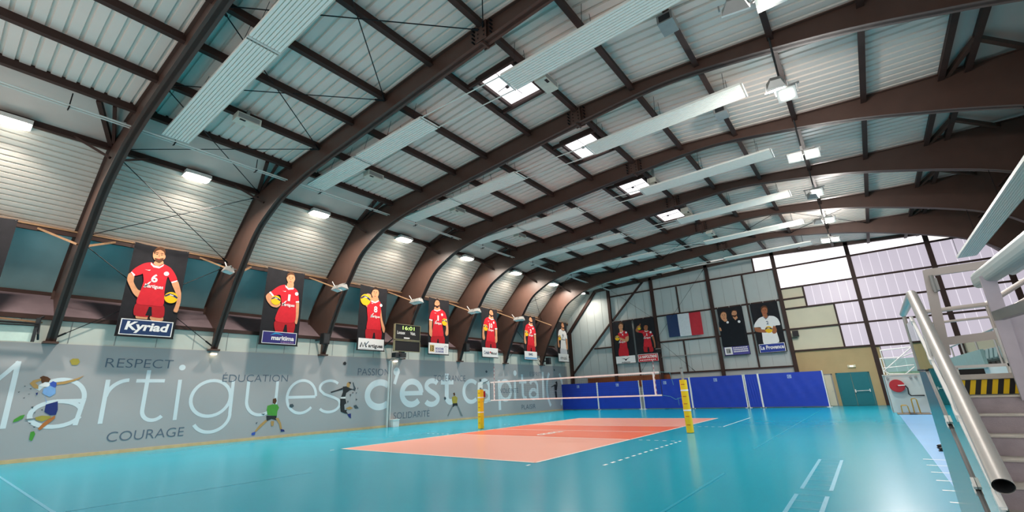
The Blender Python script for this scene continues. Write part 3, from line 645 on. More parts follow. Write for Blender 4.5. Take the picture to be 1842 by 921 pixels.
# ---------------------------------------------------------------- roof lights
for i, (y0, y1) in enumerate(SKY):
    b = MB()
    z = roofz(8.1) + 0.02
    for (xa, ya, xb, yb) in ((SX0 - 0.1, y0 - 0.1, SX1 + 0.1, y0), (SX0 - 0.1, y1, SX1 + 0.1, y1 + 0.1), (SX0 - 0.1, y0, SX0, y1), (SX1, y0, SX1 + 0.1, y1)):
        b.box((xa, ya, z - 0.12), (xb, yb, z + 0.14), PURLIN)
    b.beam((6.9, y0 - 0.06, z - 0.1), (9.1, y0 - 0.06, z - 0.05), 0.1, 0.16, PURLIN)
    b.beam((6.9, y1 + 0.06, z - 0.1), (9.1, y1 + 0.06, z - 0.05), 0.1, 0.16, PURLIN)
    fr = structure(b.build('window_%d' % (i + 1)))
    b = MB()
    b.box((SX0, y0, z + 0.02), (SX1, y1, z + 0.05), SKYPANE)
    b.build('pane', fr)
    b = MB()
    b.tube((SX0 + 0.1, y0 + 0.95, z - 0.02), (SX1 - 0.1, y0 + 0.8, z - 0.02), 0.014, DARK, 6)
    b.tube((SX0 + 0.7, y0 + 0.1, z - 0.02), (SX0 + 0.75, y1 - 0.3, z - 0.02), 0.01, DARK, 6)
    b.box((SX0 + 0.5, y0 + 0.88, z - 0.05), (SX0 + 0.62, y0 + 1.0, z + 0.01), DARK)
    b.build('opening_rod', fr)

# ---------------------------------------------------------------- arched frames
def resample(pts, n):
    L = [0]
    for a, c in zip(pts, pts[1:]):
        L.append(L[-1] + (Vector(c) - Vector(a)).length)
    out = []
    for i in range(n):
        t = L[-1] * i / (n - 1)
        j = max(k for k in range(len(L)) if L[k] <= t + 1e-9)
        j = min(j, len(pts) - 2)
        q = (t - L[j]) / (L[j + 1] - L[j])
        out.append(tuple(Vector(pts[j]) + (Vector(pts[j + 1]) - Vector(pts[j])) * q))
    return out
def curve(pts, k=5):
    out = []
    n = len(pts)
    for i in range(n - 1):
        p0 = Vector(pts[max(i - 1, 0)])
        p1, p2 = Vector(pts[i]), Vector(pts[i + 1])
        p3 = Vector(pts[min(i + 2, n - 1)])
        for t in range(k):
            t /= k
            m1, m2 = (p2 - p0) * 0.5, (p3 - p1) * 0.5
            out.append(tuple((2 * t ** 3 - 3 * t ** 2 + 1) * p1 + (t ** 3 - 2 * t ** 2 + t) * m1 + (-2 * t ** 3 + 3 * t ** 2) * p2 + (t ** 3 - t ** 2) * m2))
    out.append(tuple(pts[-1]))
    return out
INL = curve([(-8.78, 4.36), (-8.22, 5.7), (-7.48, 7.1), (-6.5, 8.6), (-5.6, 9.72), (-4.6, 10.34), (-3.2, 10.92), (-0.85, 11.34), (2.5, 11.6), (5.9, 11.86), (9.16, 12.08)])
INR = curve([(9.16, 12.08), (12.4, 12.2), (14.7, 11.93), (17.6, 11.36), (19.8, 10.72), (21.1, 10.28), (22.4, 9.75), (23.6, 8.95), (24.9, 7.3), (26.0, 5.8), (27.1, 4.36)])
OUTL = [(-9.42, 4.36), (-9.95, 5.3), (-10.75, 6.5), (-10.1, 7.55), (-9.05, 8.95), (-6.05, 12.0), (-5.6, 12.22), (-2.75, 12.27), (-0.3, 12.33), (2.18, 12.45), (4.27, 12.57), (6.78, 12.72), (9.16, 12.78)]
OUTR = [(9.16, 12.78), (11.54, 12.72), (13.86, 12.5), (16.08, 12.26), (18.3, 12.06), (20.46, 11.94), (23.9, 11.85), (24.37, 11.7)] + [(mx(x), z) for x, z in OUTL[:5][::-1]]
NS = 46
def half(inn, out, y, name, root):
    # pair stations along the two edges so that the web is a clean run of quads
    A, B = resample(inn, NS), resample(out, NS)
    bb = MB()
    for dy in (-0.06, 0.06):
        bb.strip([(p[0], y + dy, p[1]) for p in A], [(p[0], y + dy, p[1]) for p in B], STEEL)
    bb.strip([(p[0], y - 0.06, p[1]) for p in A], [(p[0], y + 0.06, p[1]) for p in A], STEEL)
    bb.build(name, root)
    fl_ = MB()
    for P, sgn in ((A, 1), (B, -1)):
        for d in (0, 0.035):
            Q = []
            for i, p in enumerate(P):
                t = Vector(P[min(i + 1, NS - 1)]) - Vector(P[max(i - 1, 0)])
                nrm = Vector((-t.y, t.x)).normalized() * d * (1 if sgn == 1 else -1)
                Q.append((p[0] + nrm.x, p[1] + nrm.y))
            fl_.strip([(q[0], y - 0.15, q[1]) for q in Q], [(q[0], y + 0.15, q[1]) for q in Q], STEEL)
            if d == 0:
                Q0 = Q
        for e in (-0.15, 0.15):
            fl_.strip([(q[0], y + e, q[1]) for q in Q0], [(q[0], y + e, q[1]) for q in Q], STEEL)
    fl_.build('flange', root)
FR_LBL = ['nearest brown arched roof frame, at far left of the picture',
          'second nearest brown arched frame, left of the banner with the indigo plate',
          'third nearest brown arched roof frame, black loudspeaker at its foot',
          'fourth nearest brown arched roof frame, scoreboard at its foot',
          'fifth nearest brown arched frame, right of the white plate with number 13 badge',
          'sixth nearest brown arched frame, without a roof light beyond it',
          'farthest full brown arched frame, last before the gable']
for k, y in enumerate(YK):
    root = thing('arched_frame', FR_LBL[k], 'roof frame', (-9.1, y, 4.36), 'arched roof frames')
    half(INL, OUTL, y, 'web', root)
    half(INR, OUTR, y, 'web', root)
    bb = MB()
    for dy in (-0.2, 0.2):
        bb.box((8.95, y + dy - 0.015, 12.06), (9.37, y + dy + 0.015, 12.72), STEEL)
    bb.box((9.13, y - 0.16, 11.98), (9.19, y + 0.16, 12.78), STEEL)
    for i in range(4):
        for j in range(4):
            bb.tube((8.8 + j * 0.24, y - 0.1, 12.18 + i * 0.15), (8.8 + j * 0.24, y - 0.23, 12.18 + i * 0.15), 0.028, CABLE, 6)
    bb.build('splice_plate', root)
    bb = MB()                               # eave struts beside the frame
    bb.beam((-2.9, y - 1.05, 12.1), (-6.0, y - 0.08, 11.98), 0.14, 0.16, PURLIN)
    bb.beam((-2.9, y - 0.62, 12.1), (-5.6, y - 0.08, 11.95), 0.1, 0.12, PURLIN)
    bb.build('eave_strut', root)
    bb = MB()
    bb.beam((21.14, y - 1.95, 11.8), (20.62, y - 0.08, 11.8), 0.13, 0.16, STEEL)
    bb.beam((21.2, y - 1.85, 11.8), (22.75, y - 0.08, 11.7), 0.13, 0.16, STEEL)
    bb.build('eave_strut', root)
    bb = MB()
    bb.box((-9.0, y - 0.22, 4.3), (-8.6, y + 0.22, 4.38), STEEL)
    bb.build('base_plate', root)

# ---------------------------------------------------------------- purlins
PN = ['at the left eave over the row of lit lamps', 'first up the roof from the left eave', 'second up the roof from the left eave', 'third up the roof from the left eave',
      'fourth up the roof from the left eave', 'next to the ridge on the left, beside the roof lights', 'along the ridge at the bolted joints',
      'next to the ridge on the right', 'second right of the ridge', 'third right of the ridge, carrying the hanging lamps',
      'fourth right of the ridge', 'fifth right of the ridge', 'sixth right of the ridge', 'at the right eave']
PX = [(-6.02, 11.98)] + PURL + [(11.54, 12.65), (13.86, 12.44), (16.08, 12.21), (18.3, 12.0), (20.46, 11.87), (21.14, 11.87), (24.34, 11.75)]
for i, (x, z) in enumerate(PX):
    bb = MB()
    ht = 0.22
    for (a, c, dz0, dz1) in ((-0.035, 0.035, -ht, 0.05), (-0.09, 0.09, -ht - 0.02, -ht + 0.015)):
        bb.box((x + a, YB, z + dz0 + 0.06), (x + c, YF, z + dz1 + 0.06), PURLIN)
    root = tag(bb.build('roof_purlin'), 'dark brown roof purlin ' + PN[i], 'purlin', 'roof purlins')
    if i in (0, 13):
        sg = 1 if i == 0 else -1
        for y in YK:
            for d in (-1, 1):
                kb = MB()
                kb.beam((x, y + d * 1.15, z - 0.08), (x + sg * 1.0, y + d * 0.14, z - 0.95), 0.09, 0.09, PURLIN)
                kb.build('knee_brace', root)
for sg, nm in ((1, 'left'), (-1, 'right')):
    fx = (lambda x: x) if sg == 1 else mx
    bb = MB()
    bb.beam((fx(-9.0), YB, 8.98), (fx(-9.0), YF, 8.98), 0.2, 0.06, TIMBER)
    bb.beam((fx(-8.98), YB, 8.86), (fx(-8.98), YF, 8.86), 0.1, 0.2, PURLIN)
    root = tag(bb.build('wall_purlin'), 'tan topped wall purlin carrying the banners on the %s slope' % nm, 'purlin', 'wall purlins')
    for y in YK:
        for d in (-1, 1):
            kb = MB()
            kb.beam((fx(-8.95), y + d * 1.2, 8.86), (fx(-7.35), y + d * 0.14, 8.05), 0.075, 0.075, TIMBER)
            kb.build('knee_brace', root)

# ---------------------------------------------------------------- bracing cables
def cable(pts, label, r=0.018, grp='bracing cables'):
    bb = MB()
    a, c = Vector(pts[0]), Vector(pts[1])
    d = (c - a).normalized()
    bb.tube(a, c, r, CABLE, 6)
    bb.tube(a, a + d * 0.35, r * 2.2, CABLE, 6)
    bb.tube(c - d * 0.35, c, r * 2.2, CABLE, 6)
    o = bb.build('bracing_cable')
    tag(o, label, 'cable', grp)
ST = [(-5.9, 11.85), (-0.3, 12.1), (4.27, 12.34), (9.16, 12.5), (13.86, 12.28), (18.3, 11.84)]
SN = ['lowest roof bay on the left', 'middle roof bay on the left', 'roof bay left of the ridge', 'roof bay right of the ridge', 'middle roof bay on the right']
for k, wh in ((0, 'nearest'), (5, 'farthest')):
    ya, yb = YK[k] + 0.1, YK[k + 1] - 0.1
    for i in range(5):
        (xa, za), (xb, zb) = ST[i], ST[i + 1]
        cable(((xa, ya, za), (xb, yb, zb)), 'thin cable rising away in the %s, %s braced bay' % (SN[i], wh))
        cable(((xb, ya, zb), (xa, yb, za)), 'thin cable falling away in the %s, %s braced bay' % (SN[i], wh))
    cable(((-5.85, ya, 11.6), (-8.55, yb, 8.75)), 'thin cable falling away over the pale side slope, %s braced bay' % wh)
    cable(((-8.55, ya, 8.75), (-5.85, yb, 11.6)), 'thin cable rising away over the pale side slope, %s braced bay' % wh)
    cable(((-8.7, ya, 8.55), (-8.85, yb, 4.55)), 'thin cable falling away behind the wall banner, %s braced bay' % wh)
    cable(((-8.85, ya, 4.55), (-8.7, yb, 8.55)), 'thin cable rising away behind the wall banner, %s braced bay' % wh)
# ---------------------------------------------------------------- far gable: columns, girts, cladding, glazing, doors
YG = 32.4
COLX = [(-8.74, 7.8), (-3.72, 12.2), (0.95, 12.3), (6.3, 12.5), (11.75, 12.55), (16.87, 12.2), (21.5, 11.9), (25.0, 11.2)]
GF = gable_frame(YG)
b = MB()
def gpanel(x0, x1, z0, z1, m_, t=0.06, seam=0.0):
    b.box((x0, YG + 0.05, z0), (x1, YG + 0.05 + t, z1), m_)
gpanel(-11.3, 11.75, 0.0, 12.8, GABLE)
gpanel(11.75, 16.87, 4.25, 9.3, CREAM)
gpanel(11.75, 17.2, 0.0, 4.2, OCHRE, 0.1)
gpanel(17.2, XR, 0.0, 4.15, CREAM)
gpanel(11.75, XR, 12.4, 12.8, GABLE)
for i in range(22):                         # upright panel joints
    x = -8.4 + i * 0.93
    if x < 11.6:
        b.box((x, YG + 0.035, 3.2), (x + 0.012, YG + 0.05, 12.0), GREY)
b.box((-7.0, YG - 0.02, 2.0), (1.7, YG + 0.05, 3.02), TANW)
wall = structure(b.build('wall_back'))
b = MB()
b.beam((-8.7, YG - 0.02, 3.5), (-3.9, YG - 0.02, 8.3), 0.16, 0.16, PURLIN, (0, 1, 0))
b.beam((-3.8, YG - 0.02, 8.35), (0.2, YG - 0.02, 12.15), 0.16, 0.16, PURLIN, (0, 1, 0))
b.beam((-8.95, YG - 0.05, 7.7), (-5.2, YG - 0.05, 12.0), 0.28, 0.24, PURLIN, (0, 1, 0))
b.build('wall_brace', wall)
b = MB()
for (x0, z0), (x1, z1) in zip([(-5.2, 12.0), (RIDGE, 12.55)], [(RIDGE, 12.55), (23.5, 11.75)]):
    b.beam((x0, YG - 0.1, z0), (x1, YG - 0.1, z1), 0.2, 0.34, STEEL)
b.beam((23.3, YG - 0.1, 11.8), (26.5, YG - 0.1, 7.6), 0.2, 0.6, STEEL, (0, 1, 0))
b.build('rake_beam', wall)
for x, z in COLX:
    b = MB()
    zb = 0
    b.box((x - 0.14, YG - 0.2, zb), (x + 0.14, YG - 0.17, z), PURLIN)
    b.box((x - 0.14, YG + 0.02, zb), (x + 0.14, YG + 0.05, z), PURLIN)
    b.box((x - 0.025, YG - 0.17, zb), (x + 0.025, YG + 0.02, z), PURLIN)
    b.build('column', wall)
def girt(x0, x1, z, h=0.12):
    bb = MB()
    bb.box((x0, YG - 0.08, z - h / 2), (x1, YG + 0.05, z + h / 2), PURLIN)
    bb.build('girt', wall)
for x0, x1, z in ((-3.72, 11.75, 11.1), (-3.72, 11.75, 8.42), (-5.9, -3.72, 5.95), (0.95, 11.75, 5.95), (0.95, 11.75, 3.05),
                  (11.75, 16.87, 11.1), (11.75, 16.87, 9.3), (11.75, 13.4, 8.4), (11.75, 16.87, 7.6), (11.75, 16.87, 5.93), (11.75, 17.0, 4.2),
                  (16.87, 25, 11.1), (16.87, 25, 9.3), (16.87, 25, 7.6), (16.87, 25, 5.93), (16.87, 25, 4.15)):
    girt(x0, x1, z, 0.13 if z < 12 else 0.1)
b = MB()
for x, z0, z1 in ((3.35, 8.42, 11.0), (9.15, 8.42, 11.1), (-1.22, 3.0, 8.42), (3.3, 3.0, 5.95), (9.15, 3.0, 8.42), (10.2, 11.1, 12.5), (13.43, 7.6, 9.3), (15.2, 4.2, 7.6)):
    b.box((x - 0.06, YG - 0.06, z0), (x + 0.06, YG + 0.05, z1), PURLIN)
b.build('mullion', wall)
b = MB()
b.beam((0.95, YG - 0.14, 4.55), (6.3, YG - 0.14, 4.55), 0.05, 0.07, GREY)
b.build('cable_tray', wall)

# glazing, bay by bay (every pane its own part)
WN = [4]
def window(x0, x1, rows, zcut=None):
    WN[0] += 1
    bb = MB()
    for z0, z1, xa in rows:
        bb.box((xa + 0.02, YG + 0.045, z1 - 0.05), (x1, YG + 0.06, z1), PURLIN)
        bb.box((xa, YG + 0.045, z0), (xa + 0.05, YG + 0.06, z1), PURLIN)
    fr = structure(bb.build('window_%d' % WN[0]))
    for z0, z1, xa in rows:
        p = MB()
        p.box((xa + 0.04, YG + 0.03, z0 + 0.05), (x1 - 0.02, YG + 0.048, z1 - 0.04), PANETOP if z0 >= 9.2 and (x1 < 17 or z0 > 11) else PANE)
        p.build('pane', fr)
        if z1 < 11.2 and not (z0 >= 9.2 and x1 < 17):
            s_ = MB()
            n_ = int((x1 - xa) / 0.62)
            for i in range(1, n_ + 1):
                x = xa + i * (x1 - xa) / (n_ + 1)
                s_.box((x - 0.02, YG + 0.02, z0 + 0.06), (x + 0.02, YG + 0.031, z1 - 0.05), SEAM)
            s_.build('joint_strip', fr)
window(10.2, 11.75, [(11.1, 12.45, 10.2)])
window(11.75, 16.87, [(11.1, 12.5, 11.85), (9.3, 11.1, 11.85), (7.6, 9.3, 13.45), (5.93, 7.6, 15.22), (4.2, 5.93, 15.22)])
window(16.87, 21.5, [(11.1, 12.3, 16.95), (9.3, 11.1, 16.95), (7.6, 9.3, 16.95), (5.93, 7.6, 16.95), (4.15, 5.93, 16.95), (2.2, 4.15, 17.25)])
window(21.5, 26.3, [(9.3, 11.1, 21.58), (7.6, 9.3, 21.58), (5.93, 7.6, 21.58), (4.15, 5.93, 21.58)])

def door(name, x0, x1, z1, m_, double):
    bb = MB()
    bb.box((x0 - 0.08, YG - 0.03, 0), (x0, YG + 0.06, z1 + 0.08), m_ if double else GREY)
    bb.box((x1, YG - 0.03, 0), (x1 + 0.08, YG + 0.06, z1 + 0.08), m_ if double else GREY)
    bb.box((x0 - 0.08, YG - 0.03, z1), (x1 + 0.08, YG + 0.06, z1 + 0.08), m_ if double else GREY)
    d = structure(bb.build(name))
    xs_ = [x0, (x0 + x1) / 2 - 0.1, x1] if double else [x0, x1]
    for a, c in zip(xs_, xs_[1:]):
        q = MB()
        q.box((a + 0.01, YG - 0.015, 0.02), (c - 0.01, YG + 0.03, z1), m_)
        q.build('leaf', d)
    if double:
        q = MB()
        q.tube((xs_[1] + 0.06, YG - 0.12, 1.02), (x1 - 0.12, YG - 0.12, 1.05), 0.022, WHITE, 8)
        q.box((xs_[1] + 0.03, YG - 0.13, 0.92), (xs_[1] + 0.1, YG - 0.015, 1.14), WHITE)
        q.box((x1 - 0.16, YG - 0.13, 0.95), (x1 - 0.1, YG - 0.015, 1.16), WHITE)
        q.build('push_bar', d)
    else:
        q = MB()
        q.tube((x1 - 0.1, YG - 0.02, 1.05), (x1 - 0.1, YG - 0.08, 1.05), 0.02, GREY, 8)
        q.build('door_handle', d)
door('door_1', 14.26, 16.16, 2.28, TEALDOOR, True)
door('door_2', 13.42, 13.88, 2.25, CREAM, False)
el = thing('emergency_light', 'small lit emergency exit light above the teal double door', 'emergency light', (15.3, YG, 2.75))
b = MB()
b.box((15.05, YG - 0.06, 2.72), (15.55, YG + 0.05, 2.9), mat('frosted box', (226, 220, 190), 0.4))
b.build('housing', el)
b = MB()
b.box((15.2, YG - 0.07, 2.76), (15.4, YG - 0.055, 2.84), SMALLON)
b.build('lit_window', el)

cable(((-3.5, YG - 0.25, 11.9), (0.8, YG - 0.25, 8.3)), 'thin grey cable crossing the gable left of its second tall column', 0.012, 'gable cables')
cable(((0.95, YG - 0.25, 6.2), (4.0, YG - 0.25, 3.1)), 'thin grey cable falling under the tricolour flag to the barrier', 0.012, 'gable cables')
cable(((0.95, YG - 0.25, 6.3), (6.2, YG - 0.25, 12.2)), 'thin grey cable rising behind the tricolour flag', 0.012, 'gable cables')
cable(((-1.2, YG - 0.25, 3.1), (0.9, YG - 0.25, 5.8)), 'thin grey cable rising behind the red plate banner on the gable', 0.012, 'gable cables')
cp = thing('loudspeaker', 'small black loudspeaker on the gable beside the cream panels', 'loudspeaker', (12.1, YG, 5.3))
b = MB()
b.box((12.05, YG - 0.5, 5.3), (12.45, YG - 0.2, 5.75), BLACK)
b.build('cabinet', cp)
b = MB()
b.box((11.85, YG - 0.2, 5.2), (12.3, YG - 0.14, 5.26), DARK)
b.tube((12.25, YG - 0.2, 5.5), (12.25, YG + 0.045, 5.5), 0.03, DARK, 6)
b.build('bracket', cp)
cp = thing('loudspeaker', 'small black loudspeaker on the column left of the tricolour flag', 'loudspeaker', (1.0, YG, 4.9))
b = MB()
b.box((0.85, YG - 0.55, 4.95), (1.2, YG - 0.22, 5.3), BLACK)
b.build('cabinet', cp)
b = MB()
b.box((0.75, YG - 0.5, 5.3), (1.3, YG - 0.18, 5.36), GREY)
b.build('bracket', cp)

# ---------------------------------------------------------------- mural on the left wall
mural = thing('wall_mural', 'pale grey printed mural with large white lettering along the left wall', 'mural', (XL + 0.03, 10, 0.13))
b = MB()
b.box((XL + 0.002, YB, 0.13), (XL + 0.03, 31.6, 4.33), MURAL)
b.build('panel', mural)
LF = left_frame(XL + 0.034)
TH = 0.15
BO = 0.40
def letters(name, strokes, width, m_=LETTER):
    bb = MB()
    for k, st in enumerate(strokes):
        w_ = width
        if isinstance(st, tuple) and st[0] == 'w':
            w_, st = st[1], st[2]
        if isinstance(st, tuple) and st[0] == 'dot':
            flat(bb, LF, disc(st[1], st[2], st[3]), 0.0008 * (k % 4), m_)
        else:
            bb.ribbon(st, w_, LF, 0.0008 * (k % 4), m_)
    bb.build(name, mural)
letters('thin_lettering', [
    [(-10.75, 1.2), (-10.5, 3.6)], [(-10.5, 3.6), (-9.35, 1.75), (-8.17, 3.6)], [(-8.12, 1.22), (-8.2, 3.62)],
    arc(-6.8, 1.66, 0.72, 0.47, 15, 345, 26), [(-6.9, 2.13), (-6.12, 2.13)], arc(-6.85, 2.2, 0.75, 0.75, 0, 150) , [(-6.1, 2.2), (-6.18, 1.2)],
    [(-5.48, 2.95), (-5.43, 1.2)], arc(-4.75, 2.2, 0.7, 0.73, 175, 92),
    [(-4.15, 3.36), (-4.12, 1.75)] + arc(-3.7, 1.68, 0.42, 0.45, 185, 320, 12), [(-4.53, 2.9), (-3.5, 2.9)],
    [(-2.92, 2.95), (-2.86, 1.18)], ('dot', -2.92, 3.5, 0.13),
    arc(-1.52, 2.09, 0.84, 0.82, 0, 360, 36), [(-0.65, 2.93), (-0.6, 1.35)] + arc(-1.38, 1.3, 0.79, 0.75, 0, -150, 22),
    [(0.08, 2.87), (0.1, 1.95)] + arc(0.83, 1.95, 0.73, 0.75, 180, 360, 20) + [(1.55, 2.87)],  [(1.55, 2.87), (1.58, 1.2)],
    [(2.2, 2.02), (3.78, 2.02)], arc(2.97, 2.04, 0.82, 0.87, 0, 318, 34),
    arc(4.62, 2.5, 0.62, 0.4, 35, 200, 16) + [(4.3, 2.15), (4.95, 1.93)] + arc(4.68, 1.56, 0.66, 0.42, 40, -150, 18),
], TH)
letters('bold_lettering', [
    arc(8.15, 2.03, 0.93, 0.76, 48, 312, 30),
    ('dot', 9.42, 3.5, 0.27), ('w', 0.24, [(9.52, 3.4), (9.28, 2.68)]),
    arc(10.78, 2.08, 0.84, 0.76, 0, 318, 30), ('w', 0.3, [(10.0, 2.06), (11.75, 2.06)]),
    ('w', 0.36, arc(12.65, 2.53, 0.56, 0.36, 30, 200, 14) + [(12.4, 2.2), (12.9, 1.98)] + arc(12.62, 1.62, 0.6, 0.36, 40, -155, 16)),
    [(14.1, 3.42), (14.1, 1.8)] + arc(14.5, 1.75, 0.4, 0.4, 185, 300, 10), ('w', 0.33, [(13.5, 2.78), (14.8, 2.78)]),
], BO)
letters('medium_lettering', [
    arc(16.8, 2.08, 0.86, 0.8, 48, 312, 26),
    arc(18.4, 1.68, 0.55, 0.4, 0, 360, 24), arc(18.4, 2.3, 0.58, 0.62, 0, 150, 14), [(18.98, 2.3), (18.98, 1.22)],
    [(20.25, 2.95), (20.3, 0.5)], arc(21.1, 2.08, 0.78, 0.78, 0, 360, 28),
    [(22.5, 2.95), (22.45, 1.25)], ('dot', 22.55, 3.55, 0.24),
    [(23.6, 3.45), (23.62, 1.8)] + arc(24.0, 1.75, 0.38, 0.4, 185, 300, 10), [(23.1, 2.8), (24.25, 2.8)],
    arc(25.3, 1.68, 0.6, 0.4, 0, 360, 24), arc(25.35, 2.3, 0.62, 0.62, 0, 150, 14), [(25.97, 2.3), (25.97, 1.22)],
    [(27.0, 3.72), (26.9, 1.24)],
    arc(29.6, 2.05, 2.0, 2.3, 137, 222, 18), arc(28.6, 2.05, 1.9, 2.3, 42, -42, 18),
], 0.32)
for body, u0, v0, u1, v1 in (('RESPECT', -5.68, 3.45, -3.3, 3.83), ('COURAGE', -5.12, 0.48, -2.42, 0.86), ('\u00c9DUCATION', -1.15, 2.85, 2.08, 3.3),
                             ('PASSION', 6.43, 3.23, 8.83, 3.65), ('TOL\u00c9RANCE', 12.77, 2.86, 16.12, 3.4), ('SOLIDARIT\u00c9', 9.3, 0.46, 12.43, 0.98),
                             ('VOLONT\u00c9', 20.37, 1.86, 22.95, 2.35), ('PLAISIR', 23.35, 0.4, 25.52, 0.8), ('ESPRIT', 24.85, 3.28, 26.72, 3.69)):
    bb = MB()
    put_text(bb, body, LF, u0, v0, u1, v1, 0.005, SLATE, -0.012)
    bb.build('value_word', mural)
INK = {'brown': HAIR, 'tan': mat('ochre figure ink', (182, 142, 84), 0.6), 'white': INKW, 'blue': mat('figure blue ink', (52, 84, 176), 0.6), 'sky': mat('figure sky ink', (122, 164, 214), 0.6),
       'navy': mat('figure navy ink', (24, 40, 110), 0.6), 'olive': mat('figure olive ink', (168, 152, 60), 0.6), 'orange': mat('figure orange ink', (184, 108, 48), 0.6),
       'green': mat('figure green ink', (72, 150, 50), 0.6), 'grey': mat('figure grey ink', (120, 128, 130), 0.6), 'dark': mat('figure dark ink', (62, 76, 84), 0.6), 'black': mat('figure black ink', (26, 30, 34), 0.6), 'red': REDD}
for fig in FIGURES:
    bb = MB()
    for i, (c, pl) in enumerate(fig):
        if c == 'dark' or (c == 'olive' and i == 12):
            q = MB()
            flat(q, LF, pl, 0.006 + 0.0006 * i, INK[c])
            q.build('printed_fragment', mural)
        else:
            flat(bb, LF, pl, 0.006 + 0.0006 * i, INK[c])
    bb.build('printed_athlete', mural)
wp = MB()
wp.box((XL + 0.03, 8.72, 0), (XL + 0.16, 8.95, 4.18), WHITE)
wp.box((XL + 0.16, 8.8, 0.0), (XL + 0.19, 8.87, 4.18), GREY)
tag(wp.build('wall_post'), 'white upright post on the mural beside the bold lettering', 'post')
bx = thing('dark_gap', 'small white box on the floor beside the white wall post', 'box', (-8.6, 9.15, 0))
b = MB()
b.box((-8.95, 8.98, 0), (-8.55, 9.45, 0.42), WHITE)
b.build('body', bx)
b = MB()
b.box((-8.97, 8.96, 0.42), (-8.53, 9.47, 0.47), WHITE)
b.build('lid', bx)

